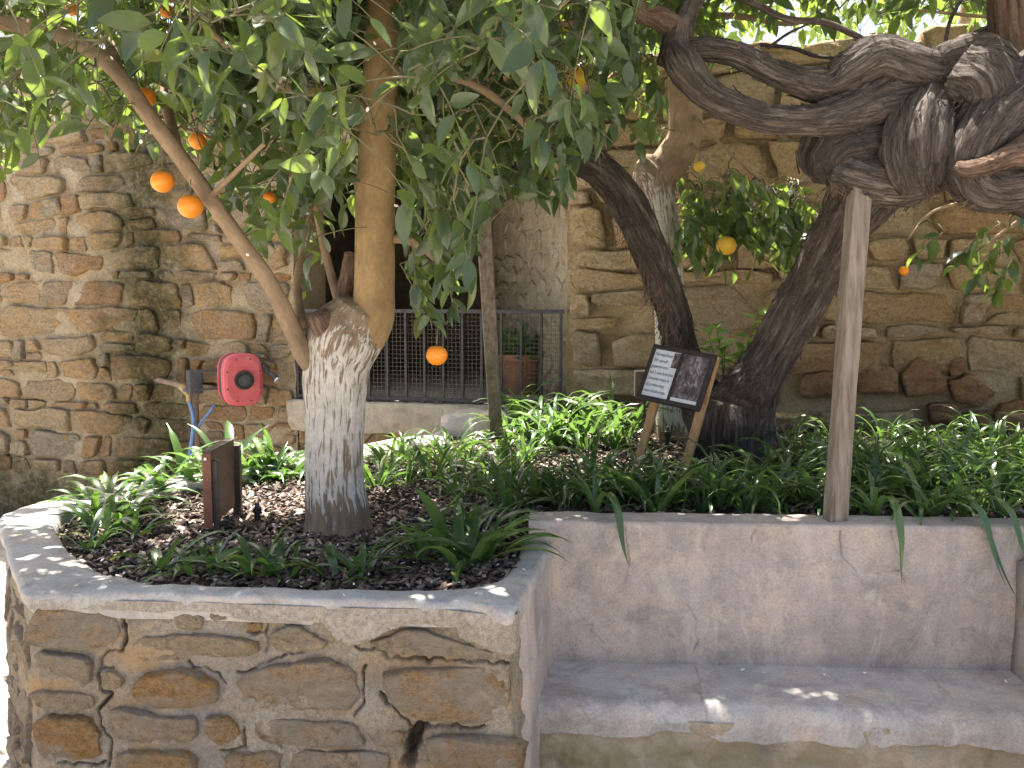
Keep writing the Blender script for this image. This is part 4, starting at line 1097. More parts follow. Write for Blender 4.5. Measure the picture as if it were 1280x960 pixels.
SECB = [[(855, 130, BY), (900, 180, 4.4), (950, 225, 4.3), (990, 260, 4.3)], [(856, 170, BY), (890, 210, 4.35), (930, 240, 4.25), (960, 280, 4.25)], [(853, 60, BY), (790, 40, 4.5), (720, 40, 4.4), (640, 20, 4.3)], [(850, 20, BY), (920, 20, 4.5), (990, 30, 4.4), (1050, 10, 4.3)],
        [(848, -30, BY), (780, -120, 4.4), (680, -200, 4.3)], [(845, -60, BY), (940, -150, 4.4), (1060, -200, 4.2)], [(853, 90, BY), (800, 70, 4.3), (770, 90, 4.2), (750, 110, 4.15)], [(830, -150, BY), (760, -250, 5.0), (640, -300, 5.2)]]
scb = [at(853, y, BY) for y in range(-200, 180, 25)]
for s_ in SECB:
    P3 = [at(*p) for p in s_]
    rb_ = .009 if s_[-1][1] > 200 else .02
    limb('branch', P3, [rb_ * (1 - .7 * i / (len(P3) - 1)) for i in range(len(P3))], M['limb_l'], tb, seg=8, step=.05, disp=flare)
    C_, _ = resample(P3, [1] * len(P3), .08); scb += C_[2:]
LM_B = [leaf_mesh('citrus_leaf', .115, .026, .35, .35, M['leaf_b'], 4), leaf_mesh('citrus_leaf', .10, .025, .15, .15, M['leaf_b'], 4), leaf_mesh('citrus_leaf', .12, .024, .5, .5, M['leaf_b'], 4)]
def allowB(px, py):
    if py < -20: return True
    if px < 560: return py < 40
    if px < 690: return py < 90
    if px < 835: return py < np.interp(px, [690, 720, 740, 770, 800, 835], [70, 75, 150, 140, 190, 260])
    if px < 870: return py < 70 or 205 < py < 330
    if px < 1050: return py < np.interp(px, [870, 950, 1000, 1050], [95, 45, 40, 40]) or (np.interp(px, [870, 900, 1000, 1050], [215, 215, 225, 260]) < py < np.interp(px, [870, 900, 925, 945, 1000, 1050], [345, 335, 300, 320, 350, 240]))
    return py < 20
tb_px = [(840, 545), (836, 420), (832, 330), (816, 225), (855, 170), (856, 90)]
def keepB(x):
    c = x @ Vector((.06, 0, 0)); tp_ = x @ Vector((.11, 0, 0)); a, b = proj([tuple(c), tuple(tp_)])
    if sungap(c) or not (allowB(a[0], a[1]) or rg.random() < .06): return False
    for px, py, r, Y, _ in FR:
        if c.y < Y and math.hypot(a[0] - px, a[1] - py) < r + 8 and rg.random() < .93: return False
    if seg_dist(a[0], a[1], tb_px) < 30 and c.y < BY and rg.random() < .93: return False
    return True
sp = []; tries = 0
while len(sp) < 800 and tries < 160000:
    tries += 1
    p = Vector((rg.gauss(0, .5), rg.gauss(0, .5), rg.gauss(0, .5)))
    if p.length > 1: continue
    p = p.normalized() * (rg.random() ** .45)
    P = Vector((.45 + p.x * 1.75, 4.55 + p.y * .85, 3.05 + p.z * 1.35))
    if (P - W0).dot(WN) < .1 and P.z < 3.1: continue
    q = proj([tuple(P)])[0]
    if not allowB(q[0], q[1] + 14): continue
    sp.append((P, None))
for _ in range(420):  # unseen sprigs added above the view to keep sun off the bench
    P = Vector((rg.uniform(-.3, 2.5), rg.uniform(2.9, 4.6), rg.uniform(3.15, 3.9)))
    q = proj([tuple(P)])[0]
    if q[1] < -30: sp.append((P, None))
for _ in range(260):  # added out-of-view sprigs, placed sunward of seat and planter to shade them
    T_ = benchp(rg.uniform(-.1, BL + .2), .45, rg.uniform(0, .42)) if rg.random() < .75 else benchp(rg.uniform(-1.3, 0), .83, rg.uniform(.1, .7))
    P = T_ + SUN * (rg.uniform(3.0, 3.9) - T_.z) / SUN.z; q = proj([tuple(P)])[0]
    if q[1] < -20: sp.append((P, None))
for _ in range(150):
    px = rg.uniform(850, 1035); py = rg.uniform(200, 320)
    if allowB(px, py): sp.append((at(px, py, rg.uniform(4.2, 4.75)), Vector((rg.uniform(-.4, .6), rg.uniform(-.5, .2), -.5))))
foliage(tb, sp, scb, LM_B, M['leaf_b'], rg, keepB, 280, M['twig'], (5, 8), (.16, .3))

# third tree, its trunk just past the right edge of the picture
rg = random.Random(15)
tc = empty('orange_tree', at(1470, 560, 4.1), 'leafy branches of an orange tree reaching in beside the gnarled vine from the right', 'tree')
limb('trunk', [at(1470, 575, 4.1), at(1465, 400, 4.1), at(1450, 200, 4.05), at(1440, 40, 4.0), at(1430, -150, 3.9)], [.10, .085, .08, .07, .03], M['limb'], tc, seg=20, step=.04, disp=flare)
SECC = [[(1452, 230, 4.05), (1380, 235, 4.1), (1310, 255, 4.15), (1260, 285, 4.15), (1215, 320, 4.15)], [(1448, 180, 4.05), (1350, 200, 4.25), (1230, 245, 4.3), (1165, 265, 4.3), (1135, 300, 4.3)], [(1445, 60, 4.0), (1340, 30, 4.0), (1220, 20, 4.0), (1120, 10, 4.0)],
        [(1440, 0, 4.0), (1330, -80, 3.8), (1200, -160, 3.6), (1080, -220, 3.4)], [(1435, -60, 4.0), (1450, -180, 3.5), (1400, -280, 3.2)]]
scc = []
for s_ in SECC:
    P3 = [at(*p) for p in s_]
    limb('branch', P3, [.016 - .012 * i / (len(P3) - 1) for i in range(len(P3))], M['limb_l'], tc, seg=8, step=.05, disp=flare)
    C_, _ = resample(P3, [1] * len(P3), .08); scc += C_[2:]
def allowC(px, py):
    if px > 1300 or py < -10: return True
    if py < 45: return px > 1075
    if px > 1165: return 255 < py < np.interp(px, [1165, 1200, 1230, 1280], [330, 350, 390, 395])
    return px > 1085 and 255 < py < 335
def keepC(x):
    c = x @ Vector((.06, 0, 0)); a = proj([tuple(c)])[0]
    if sungap(c) or (c.y < 3.3 and 900 < a[0] < 1330 and a[1] > -20): return False
    for px, py, r, Y, _ in FR:
        if math.hypot(a[0] - px, a[1] - py) < r + 8: return False
    return allowC(a[0], a[1])
sp = []; tries = 0
while len(sp) < 520 and tries < 160000:
    tries += 1
    p = Vector((rg.uniform(-1, 1), rg.uniform(-1, 1), rg.uniform(-1, 1)))
    if p.length > 1: continue
    P = Vector((2.35 + p.x * 1.7, 3.55 + p.y * 1.35, 3.15 + p.z * 1.3))
    q = proj([tuple(P)])[0]
    if not allowC(q[0], q[1] + 10) or (P.y < 1.8): continue
    if 1085 < q[0] < 1165 and q[1] > 200 and rg.random() < .5: continue
    sp.append((P, None))
for px, py in [(1230, 300), (1250, 320), (1200, 330), (1260, 350), (1240, 340), (1215, 300), (1270, 290), (1180, 290), (1265, 370), (1110, 275), (1095, 290), (1130, 290), (1270, 320), (1250, 280), (1100, 300), (1145, 280)]:
    sp.append((at(px, py, 4.15), Vector((rg.uniform(-.8, -.1), rg.uniform(-.3, .2), -.4))))
foliage(tc, sp, scc, LM_B, M['leaf_b'], rg, keepC, 200, M['twig'], (5, 8), (.16, .3))

# trees beyond the wall
LM_F = [leaf_mesh('far_leaf', .20, .055, .3, .3, M['leaf_far'], 3), leaf_mesh('far_leaf', .17, .05, .1, .5, M['leaf_far'], 3)]
rg = random.Random(9)
for (x, y, h, rx, rz, nn, lab) in [(-3.7, 9.2, 4.6, 2.3, 1.9, 520, 'bright leafy tree rising behind the mossy end of the wall'), (-.6, 8.8, 4.4, 1.7, 1.5, 330, 'sunlit leafy tree behind the wall above the alcove'),
                                   (4.6, 9.6, 5.2, 1.9, 1.7, 330, 'leafy tree behind the wall beyond the gnarled vine knot'), (1.9, 11.5, 5.7, 1.6, 1.2, 200, 'thin high tree behind the wall over the vine branches')]:
    tf = empty('garden_tree', (x, y, 0), lab, 'tree', 'trees beyond the wall')
    limb('trunk', [(x, y, -.05), (x + .05, y, 1.5), (x - .05, y, 3), (x, y, h)], [.16, .13, .10, .04], M['limb_l'], tf, seg=12, step=.2, disp=flare)
    sp = []; scf = [Vector((x, y, 2.5 + .1 * i)) for i in range(int((h - 2.5) * 10))]
    while len(sp) < nn:
        p = Vector((rg.uniform(-1, 1), rg.uniform(-1, 1), rg.uniform(-1, 1)))
        if p.length > 1 or p.length < .35: continue
        sp.append((Vector((x + p.x * rx, y + p.y * rx * .8, h + p.z * rz)), None))
    foliage(tf, sp, scf, LM_F, M['leaf_far'], rg, lambda x: True, 0, M['twig'], (5, 8), (.3, .5), 1.0)

# ------------------------------------------------------------------ the old grapevine
rg = random.Random(33)
gv = empty('grapevine', at(915, 600, 3.95), 'ancient gnarled grapevine with twisted dark trunk and knotted limbs resting on timber props', 'vine')
def gnarl(tw, amp=1.0, sd=0.0):
    def fn(a, s, c, r):
        a2 = a + tw * s
        lo = nz((math.cos(a) * 1.2, math.sin(a) * 1.2, s * 5 + sd), 1)
        rd = 1 - abs(nz((math.cos(a2) * 2.6, math.sin(a2) * 2.6, s * 1.3 + sd), 1)) * 2.2
        fi = nz((math.cos(a2) * 7, math.sin(a2) * 7, s * 2.2 + sd), 1, 3)
        ff = 1 - abs(nz((math.cos(a2) * 13, math.sin(a2) * 13, s * 3 + sd), 1, 8)) * 2
        sh = nz((c.x * 14, c.y * 14, c.z * 14), 1, sd)
        return 1 + amp * (.17 * lo + .10 * rd + .09 * fi + .055 * ff + .06 * sh)
    return fn
def VL(name, px, rad, m, tw=1.5, amp=1.0, strips=None, seg=56, step=.014):
    return limb(name, [at(*p) for p in px], rad, M[m], gv, seg=seg, step=step, disp=gnarl(tw, amp, rg.random() * 30), strips=strips, seed=rg.random() * 5)
VL('trunk', [(918, 630, 3.95), (917, 600, 3.95), (918, 560, 3.95), (920, 525, 3.93), (940, 485, 3.88), (972, 432, 3.78), (1008, 368, 3.66), (1045, 300, 3.5), (1085, 235, 3.35), (1120, 190, 3.22)],
   [.185, .165, .152, .145, .108, .086, .086, .092, .105, .12], 'vine', .9, 1.0, (260, 16, .005, .012, rg), 80)
VL('burl', [(940, 478, 3.84), (948, 464, 3.78), (954, 458, 3.75)], [.10, .065, .04], 'vine', .8, 1.2, (60, 8, .004, .012, rg))
VL('burl', [(900, 560, 3.9), (898, 535, 3.82), (900, 505, 3.82)], [.12, .10, .08], 'vine_dark', .8, 1.3, (60, 8, .004, .012, rg))
VL('limb', [(895, 540, 4.02), (872, 490, 4.1), (850, 430, 4.12), (838, 380, 4.1), (812, 310, 4.06), (775, 240, 4.02), (740, 206, 4.0), (700, 198, 3.98), (650, 215, 3.98), (600, 232, 4.0), (560, 240, 4.05), (530, 235, 4.1)],
   [.11, .085, .070, .066, .070, .070, .066, .064, .07, .09, .10, .06], 'vine_dark', .7, 1.0, (280, 14, .0045, .014, rg), 64)
VL('branch', [(740, 206, 4.0), (725, 180, 4.02), (710, 165, 4.1), (680, 150, 4.2)], [.06, .04, .035, .03], 'vine_dark', .7, .8, None, 24)
# two arms that run from the knot to the left
VL('arm', [(838, 66, 3.02), (850, 66, 3.02), (885, 61, 3.0), (928, 70, 2.99), (972, 93, 2.98), (1030, 108, 2.97), (1062, 92, 2.95), (1095, 74, 2.94), (1130, 84, 2.94), (1165, 92, 2.95), (1190, 84, 2.95), (1220, 82, 2.96), (1255, 108, 3.0)],
   [.03, .038, .038, .037, .040, .050, .060, .066, .064, .064, .078, .092, .095], 'vine', 1.8, .95, (200, 12, .003, .009, rg), 64)
VL('arm', [(842, 50, 3.02), (854, 80, 2.98), (880, 113, 2.95), (915, 134, 2.93), (960, 148, 2.92), (1008, 150, 2.92), (1055, 143, 2.93), (1100, 128, 2.96), (1150, 124, 3.0)],
   [.035, .050, .042, .040, .040, .042, .058, .08, .09], 'vine', 1.2, .95, (200, 12, .003, .009, rg), 64)
VL('fork', [(846, 80, 3.02), (848, 45, 3.02), (860, 15, 3.03), (878, -30, 3.05), (890, -90, 3.05)], [.055, .045, .03, .026, .02], 'vine', 1.0, .8, (60, 8, .003, .008, rg), 28)
VL('fork', [(850, 40, 3.02), (825, 22, 3.02), (805, 16, 3.02), (790, 2, 3.02), (770, -25, 3.02)], [.04, .035, .032, .03, .026], 'vine_red', 1.0, .6, None, 24)
# the knot
VL('knot', [(1040, 225, 3.02), (1042, 195, 3.0), (1075, 190, 3.02), (1120, 185, 3.08), (1170, 170, 3.12), (1230, 150, 3.14), (1290, 140, 3.15)], [.05, .10, .125, .13, .14, .14, .12], 'vine_dark', 1.4, 1.1, (220, 10, .004, .013, rg), 72)
VL('knot', [(1045, 214, 2.96), (1080, 224, 2.93), (1125, 228, 2.94), (1170, 210, 3.0)], [.05, .064, .070, .07], 'vine', 3.0, 1.0, (120, 8, .003, .010, rg), 56)
VL('knot', [(1165, 130, 2.98), (1150, 160, 2.90), (1143, 190, 2.87), (1146, 215, 2.87), (1150, 232, 2.88)], [.08, .098, .098, .088, .066], 'vine', 1.2, 1.1, (130, 9, .004, .012, rg), 64)
VL('knot', [(1200, 100, 2.92), (1228, 110, 2.88), (1230, 140, 2.88), (1205, 165, 2.90), (1185, 190, 2.92)], [.10, .11, .10, .07, .05], 'vine', 2.2, 1.0, (130, 9, .004, .012, rg), 64)
VL('curl', [(1300, 100, 2.95), (1275, 125, 2.86), (1245, 150, 2.82), (1222, 178, 2.80), (1212, 208, 2.80), (1225, 232, 2.80), (1255, 236, 2.80), (1285, 224, 2.82), (1310, 190, 2.86)],
   [.10, .095, .082, .070, .066, .068, .066, .066, .07], 'vine', 2.4, .9, (220, 12, .003, .010, rg), 64)
VL('curl', [(1196, 208, 2.76), (1210, 212, 2.74), (1235, 206, 2.72), (1258, 196, 2.72), (1282, 188, 2.74), (1310, 170, 2.78)], [.018, .026, .025, .028, .04, .05], 'vine_red', 3.0, .8, (60, 8, .003, .006, rg), 40)
VL('upright', [(1285, 150, 3.12), (1275, 95, 3.1), (1266, 40, 3.1), (1262, -20, 3.1), (1262, -120, 3.12), (1250, -260, 3.2), (1200, -380, 3.3)], [.10, .075, .062, .060, .055, .04, .02], 'vine_red', .7, .8, (160, 10, .004, .010, rg), 40, .02)
VL('knot', [(1215, 228, 3.05), (1250, 235, 3.1), (1290, 255, 3.15), (1340, 270, 3.2)], [.06, .06, .05, .05], 'vine_dark', 1.4, .9, (60, 8, .003, .01, rg), 40)
# thin shoots
for s_, r_ in [([(905, -10, 3.1), (945, 6, 3.08), (985, 24, 3.05), (1030, 28, 3.05), (1065, 42, 3.04), (1092, 56, 3.02)], .011), ([(950, 56, 3.2), (990, 60, 3.15), (1020, 70, 3.1), (1060, 74, 3.05)], .007), ([(960, 60, 3.1), (985, 42, 3.12), (1015, 28, 3.14)], .005), ([(1250, 30, 3.1), (1225, 40, 3.15), (1195, 55, 3.1), (1180, 75, 3.0)], .012), ([(1180, 60, 3.1), (1190, 20, 3.2), (1215, -20, 3.25)], .007)]:
    limb('shoot', [at(*p) for p in s_], [r_] * (len(s_) - 1) + [r_ * .6], M['vine'], gv, seg=8, step=.02, disp=flare)
# shaggy fibres under the curl and below the knot
mb = MB()
for _ in range(70):
    px = rg.uniform(1200, 1265); P0 = at(px, rg.uniform(240, 252), 2.79 + rg.uniform(-.02, .02)); d = Vector((rg.uniform(-.9, -.2), rg.uniform(-.2, .2), rg.uniform(-.6, -.1))).normalized()
    mb.bar(P0, P0 + d * rg.uniform(.02, .06), .0016, 4, .0006)
for _ in range(80):
    px = rg.uniform(1035, 1180); P0 = at(px, rg.uniform(228, 240), 2.92 + rg.uniform(-.03, .05)); d = Vector((rg.uniform(-.5, .5), rg.uniform(-.2, .2), -1)).normalized()
    mb.bar(P0, P0 + d * rg.uniform(.015, .05), .0015, 4, .0006)
for _ in range(60):
    px, py = rg.choice([(845, 400), (820, 340), (850, 440), (790, 290), (835, 370)]); P0 = at(px + rg.uniform(-24, 8), py + rg.uniform(-20, 20), 4.0); d = Vector((rg.uniform(-1, .2), rg.uniform(-.3, .1), -.8)).normalized()
    mb.bar(P0, P0 + d * rg.uniform(.03, .09), .002, 4, .0007)
me = mesh('fibres', mb.v, mb.f); me.attributes.new('bark', 'FLOAT_VECTOR', 'POINT')
tag(link('bark_fibres', me, M['vine_red'], gv), kind='stuff')
# green shoots at the foot of the vine
sh = empty('vine_sprout', at(905, 480, 4.05), 'young light green shoots sprouting beside the grapevine trunk', 'sprout')
paths = []; mats = []
LS = [leaf_mesh('sprout_leaf', .06, .022, .3, .3, M['sprout'], 4)]
for px0, py0, px1, py1 in [(905, 490, 895, 405), (915, 480, 948, 392), (900, 490, 906, 430), (920, 470, 935, 430), (895, 480, 885, 415)]:
    a = at(px0, py0, 4.05); b = at(px1, py1, 4.0); paths.append([a, a.lerp(b, .5) + Vector((.01, 0, 0)), b])
    for t in np.linspace(.45, 1, 9):
        p = a.lerp(b, float(t)); d = Vector((rg.uniform(-1, 1), rg.uniform(-1, .3), rg.uniform(-.1, .6)))
        mats.append(Matrix.Translation(p) @ basis(d, Vector((0, -.3, 1)), rg.gauss(0, .4), rg) @ Matrix.Scale(rg.uniform(.7, 1.3), 4))
for x in mats: link('leaf', LS[0], None, sh, False, x)
link('stems', twigs_mesh(paths, [(.004, .002)] * len(paths)), M['twig'], sh)

# ------------------------------------------------------------------ timber props
def timber(name, a, b, wd, dp, m, label, cat, yaw=0):
    a = Vector(a); b = Vector(b); ax = (b - a).normalized(); x = Vector((math.cos(yaw), math.sin(yaw), 0)); x = (x - ax * x.dot(ax)).normalized(); y = ax.cross(x)
    H = (b - a).length; nz_ = 60; prof_ = []
    for i in range(7): prof_.append((-1 + 2 * i / 6, -1))
    for i in range(1, 5): prof_.append((1, -1 + 2 * i / 5))
    for i in range(7): prof_.append((1 - 2 * i / 6, 1))
    for i in range(1, 5): prof_.append((-1, 1 - 2 * i / 5))
    v = []; k = len(prof_); sd = rng.random() * 50
    for j in range(nz_ + 1):
        t = j / nz_; c = a + ax * (H * t)
        for q_ in prof_:
            rd = 1 - .06 * (abs(q_[0]) > .99 and abs(q_[1]) > .99)
            crk = .12 * max(0, nz((q_[0] * 3.1, q_[1] * 2, t * 1.5 + sd), 1.3) - .12)
            e = rd - crk + .02 * nz((q_[0], q_[1], t * 12 + sd), 1)
            v.append(c + x * (q_[0] * wd / 2 * e) + y * (q_[1] * dp / 2 * e) + x * .004 * nz((0, 0, t * 3 + sd), 1))
    f = [(j * k + i, j * k + (i + 1) % k, (j + 1) * k + (i + 1) % k, (j + 1) * k + i) for j in range(nz_) for i in range(k)]
    f += [tuple(range(k - 1, -1, -1)), tuple(range(nz_ * k, nz_ * k + k))]
    me = mesh(name, v, f); o = link(name, me, m, None, False); me.shade_auto(R(40)) if hasattr(me, 'shade_auto') else None
    return tag(o, label, cat)
pb = PZ(1046, 652, ZB)
timber('timber_prop', pb + Vector((0, .02, -.015)), at(1075, 222, pb.y + .10), .062, .055, M['wood_grey'], 'split grey timber post standing on the bench back under the vine knot', 'post', .15)
timber('timber_prop', at(620, 545, 4.72), at(601, 215, 4.08), .066, .055, M['wood_grey'], 'slim leaning grey timber prop under the vine limb before the iron grille', 'post', .1)

# ------------------------------------------------------------------ framed vine notice
TLc = at(818, 431, 3.80); TRc = at(896, 445, 3.66); BLc = at(802, 493, 3.72)
sx = TRc - TLc; Wd_ = sx.length; sx.normalize(); sy = TLc - BLc; sy = (sy - sx * sy.dot(sx)); Hd_ = (at(875, 519, 3.60) - TRc).length * .96; sy.normalize(); sn = sx.cross(sy)
if sn.y > 0: sn = -sn
sg = empty('notice_board', at(820, 596, 3.72), 'small framed notice with printed text and vine photograph on two tan stakes', 'sign')
Cc = TLc + sx * Wd_ / 2 - sy * Hd_ / 2
def SPt(u, v, d=0.0): return TLc + sx * (u * Wd_) - sy * (v * Hd_) + sn * d
def panel(u0, u1, v0, v1, d0, d1):
    mb = MB(); mb.hexa([SPt(u, v, d) for d in (d0, d1) for u, v in ((u0, v1), (u1, v1), (u1, v0), (u0, v0))]); return mb
panel(.02, .98, .02, .98, -.012, .0).build('backing', M['frame_red'], sg)
for u0, u1, v0, v1 in ((0, 1, -.005, .07), (0, 1, .935, 1.005), (0, .06, .0705, .9345), (.935, 1, .0705, .9345), (.475, .515, .0705, .9345)):
    panel(u0, u1, v0, v1, -.014, .010).build('frame', M['frame_dark'], sg, .0015)
tsh = panel(.0605, .4745, .071, .934, .0005, .0025).build('text_sheet', M['paper'], sg)
psh = panel(.5155, .9345, .071, .934, .0005, .0025).build('photograph', M['photo'], sg)
panel(.52, .925, .865, .925, .0027, .0035).build('caption_strip', M['paper'], psh)
panel(.37, .47, .085, .36, .0027, .0035).build('small_photograph', M['photo'], tsh)
lines = ['The magnificent', '100+ year-old', 'grapevine once', 'had 3 main branches.', '2 branches remain &', 'still produce large', 'sweet purple grapes.']
widths = [.29, .225, .265, .385, .345, .30, .355]
for i, tx in enumerate(lines):
    cu = bpy.data.curves.new('lettering', 'FONT'); cu.body = tx; cu.size = 1; cu.align_x = 'LEFT'; cu.resolution_u = 3
    ob = bpy.data.objects.new('tmp', cu); COL.objects.link(ob)
    bpy.context.view_layer.update()
    me = bpy.data.meshes.new_from_object(ob.evaluated_get(bpy.context.evaluated_depsgraph_get()))
    bpy.data.objects.remove(ob)
    me.materials.clear(); wx = max(v_.co.x for v_ in me.vertices)
    k = widths[i] * Wd_ / wx; kh = .088 * Hd_
    for v_ in me.vertices:
        x_, y_ = v_.co.x * k, v_.co.y * kh
        v_.co = SPt(.072, .185 + i * .112, .0037) + sx * x_ + sy * y_
    link('lettering', me, M['ink'], tsh, False)
for (a, b) in ((at(790, 596, 3.74), SPt(.22, -.02)), (at(846, 612, 3.55), SPt(.955, -.03))):
    a = Vector(a); b = Vector(b) - sn * .026; a = a - sn * .026
    ax = (b - a).normalized(); x = (sx - ax * sx.dot(ax)).normalized(); y = ax.cross(x)
    mb = MB(); mb.box((a + b) / 2, x, y, ax, .017, .011, (b - a).length / 2); mb.build('stake', M['wood_tan'], sg, .002)
# small plain plaque behind it
pq = empty('plant_plaque', at(797, 545, 4.45), 'small tan plaque with a silver edge on a metal stake behind the framed notice', 'sign')
mb = MB(); mb.box(at(806, 480, 4.45), Vector((1, 0, 0)), Vector((0, 1, 0)), Vector((0, 0, 1)), .047, .006, .06); mb.build('plate', M['board_brown'], pq, .002)
mb = MB(); mb.box(at(806, 480, 4.45) + Vector((0, 0, .064)), Vector((1, 0, 0)), Vector((0, 1, 0)), Vector((0, 0, 1)), .052, .009, .004); mb.box(at(806, 480, 4.45) + Vector((-.05, 0, 0)), Vector((1, 0, 0)), Vector((0, 1, 0)), Vector((0, 0, 1)), .0025, .009, .0598); mb.build('edge_trim', M['chrome'], pq)
mb = MB(); mb.bar(at(806, 480, 4.45) + Vector((0, .01, .05)), at(806, 552, 4.45) + Vector((0, .01, -.03)), .006, 8); mb.build('stake', M['iron'], pq)

# ------------------------------------------------------------------ brown plant sign seen from the side
sf = PZ(262, 668, .79); sr_ = PZ(293, 641, .795)
bs = empty('brown_sign', sf.lerp(sr_, .5), 'brown panel sign on two dark steel posts seen edge-on beside the whitewashed trunk', 'sign')
dv = (sr_ - sf); dv.z = 0; Ls = dv.length; dv.normalize(); pv = Vector((dv.y, -dv.x, 0))      # pv points to the right
zt = CH + (at(262, 566, sf.y).z - CH)
def sbox(d0, d1, p0, p1, z0, z1):
    mb = MB(); mb.hexa([Vector((sf.x, sf.y, 0)) + dv * d + pv * p + Vector((0, 0, z)) for z in (z0, z1) for d, p in ((d0, p0), (d0, p1), (d1, p1), (d1, p0))]); return mb
sbox(0, Ls * .93, -.016, .012, .825, zt).build('panel', M['board_brown'], bs, .002)
sbox(-.005, -.0005, -.0165, .0125, .812, zt - .004).build('edge_plate', M['rust_edge'], bs, .001)
sbox(.002, Ls * .93, -.019, .015, zt + .0005, zt + .006).build('cap', M['steel_brown'], bs, .001)
sbox(.008, .034, .0125, .030, .74, zt - .03).build('post', M['steel_brown'], bs, .002)
sbox(Ls * .935, Ls * .935 + .028, .0, .03, .74, zt - .02).build('post', M['steel_brown'], bs, .002)
mb = MB(); mb.bar(Vector((sf.x, sf.y, zt - .02)) + dv * -.005 - pv * .004, Vector((sf.x, sf.y, zt - .02)) + dv * -.011 - pv * .004, .005, 10); mb.build('bolt', M['chrome'], bs)

# ------------------------------------------------------------------ hose reel, tap and pipes on the wall
RY = PW(300, 474).y - .27
rc = at(301, 474, RY)
hr = empty('hose_reel', rc, 'faded red and black wall mounted hose reel with round black hub', 'hose reel')
RX = Vector((.86, .50, 0)).normalized(); RN = Vector((.50, -.86, 0)).normalized(); UZ = Vector((0, 0, 1))
def octo(w2, h2, c, k=5):
    pts = []
    for i in range(40):
        a = 2 * math.pi * i / 40; ca, sa = math.cos(a), math.sin(a); e = (abs(ca) ** k + abs(sa) ** k) ** (-1 / k); pts.append((ca * e * w2 * (1 - c * .05), sa * e * h2))
    return pts
def shell(name, layers, m, par):
    v = []; f = []; K_ = 40
    for sc_, d, zo in layers:
        for x_, z_ in octo(.125, .165, 0, 3.4): v.append(rc + RX * x_ * sc_ + UZ * (z_ * sc_ + zo) + RN * d)
    for j in range(len(layers) - 1):
        for i in range(K_): f.append((j * K_ + i, j * K_ + (i + 1) % K_, (j + 1) * K_ + (i + 1) % K_, (j + 1) * K_ + i))
    f += [tuple(range(K_ - 1, -1, -1)), tuple(range((len(layers) - 1) * K_, len(layers) * K_))]
    me = mesh(name, v, f); o = link(name, me, m, par, False); me.shade_auto(R(35)) if hasattr(me, 'shade_auto') else None; return o
fcov = shell('front_cover', [(.98, .0, 0), (1.0, .02, 0), (.99, .055, 0), (.95, .072, 0), (.80, .080, 0), (.3, .083, 0)], M['red'], hr)
shell('drum_band', [(.93, -.075, 0), (.945, -.06, 0), (.945, -.001, 0)], M['charcoal'], hr)
shell('rear_cover', [(.80, -.125, 0), (.95, -.118, 0), (.98, -.10, 0), (.97, -.076, 0)], M['red'], hr)
mb = MB(); hc = rc + RN * .078
mb.bar(hc, hc + RN * .016, .06, 28); hub_ = mb.build('hub', M['black'], hr, .004)
mb = MB(); mb.bar(hc + RN * .0165, hc + RN * .026, .036, 24); mb.bar(hc + RN * .026, hc + RN * .032, .015, 12); mb.build('hub_cap', M['charcoal'], hub_, .002)
for i in range(8):
    a = math.pi / 8 + i * math.pi / 4; r_ = .105 + .035 * abs(math.sin(2 * a)); p = rc + RX * math.cos(a) * r_ * .85 + UZ * math.sin(a) * r_ * 1.08 + RN * .072
    mb = MB(); mb.bar(p, p + RN * .010, .005, 8); mb.build('screw', M['black'], fcov)
mb = MB(); mb.bar(rc + UZ * .132 + RN * .070, rc + UZ * .132 + RN * .081, .014, 14); mb.build('badge', M['red'], fcov)
# bracket towards the wall, on the left
bk = at(243, 477, RY + .08)
mb = MB(); mb.box(bk, RX, RN, UZ, .042, .05, .075); mb.build('bracket', M['charcoal'], hr, .008)
for dz in (-.055, .06):
    mb = MB(); mb.box(bk.lerp(rc, .5) + UZ * dz + RN * -.03, RX, RN, UZ, .13, .012, .007); mb.build('bracket_arm', M['charcoal'], hr, .002)
mb = MB(); wp = PW(243, 477); mb.bar(bk + UZ * .0, wp - WN * .02, .03, 10); mb.build('wall_mount', M['charcoal'], hr)
mb = MB(); a = at(330, 456, RY); b = at(336, 466, RY - .02); c = at(346, 475, RY - .05)
mb.bar(rc + RX * .115 + UZ * .06, a, .018, 12); mb.bar(a, b, .016, 12); mb.build('hose_outlet', M['black'], hr)
mb = MB(); mb.bar(b, c, .014, 14, .022); noz_ = mb.build('nozzle', M['black'], hr)
mb = MB(); mb.bar(c, c + (c - b).normalized() * .012, .0225, 16); mb.build('nozzle_tip', M['chrome'], noz_)
tpp = empty('garden_tap', PW(222, 482), 'old brass tap on a rusty pipe out of the wall beside the hose reel', 'tap')
t0 = PW(193, 474, -.03); t1 = at(226, 482, RY + .10); t2 = at(236, 492, RY + .08)
mb = MB(); mb.bar(t0, t1, .017, 12); mb.build('inlet_pipe', M['pipe'], tpp)
mb = MB(); mb.bar(t1, t2, .024, 12); mb.bar(t2, t2 - UZ * .05, .018, 12); vb_ = mb.build('valve_body', M['brass'], tpp)
mb = MB(); mb.bar(t2 + UZ * .016, t2 + UZ * .034, .038, 16); mb.build('handwheel', M['charcoal'], vb_, .004)
hs = [at(236, 500, RY + .08), at(241, 515, RY + .07), at(242, 530, RY + .07), at(240, 550, RY + .07), at(236, 575, RY + .08), at(234, 600, RY + .1), at(234, 640, RY + .1)]
v, f, b_ = tube(hs, [.013] * len(hs), 12, .02)
tag(link('water_hose', mesh('water_hose', v, f), M['blue']), 'bright blue hose hanging down from the brass tap', 'hose')
hs = [at(268, 505, RY + .05), at(262, 515, RY + .05), at(250, 530, RY + .1), at(246, 545, RY + .12)]
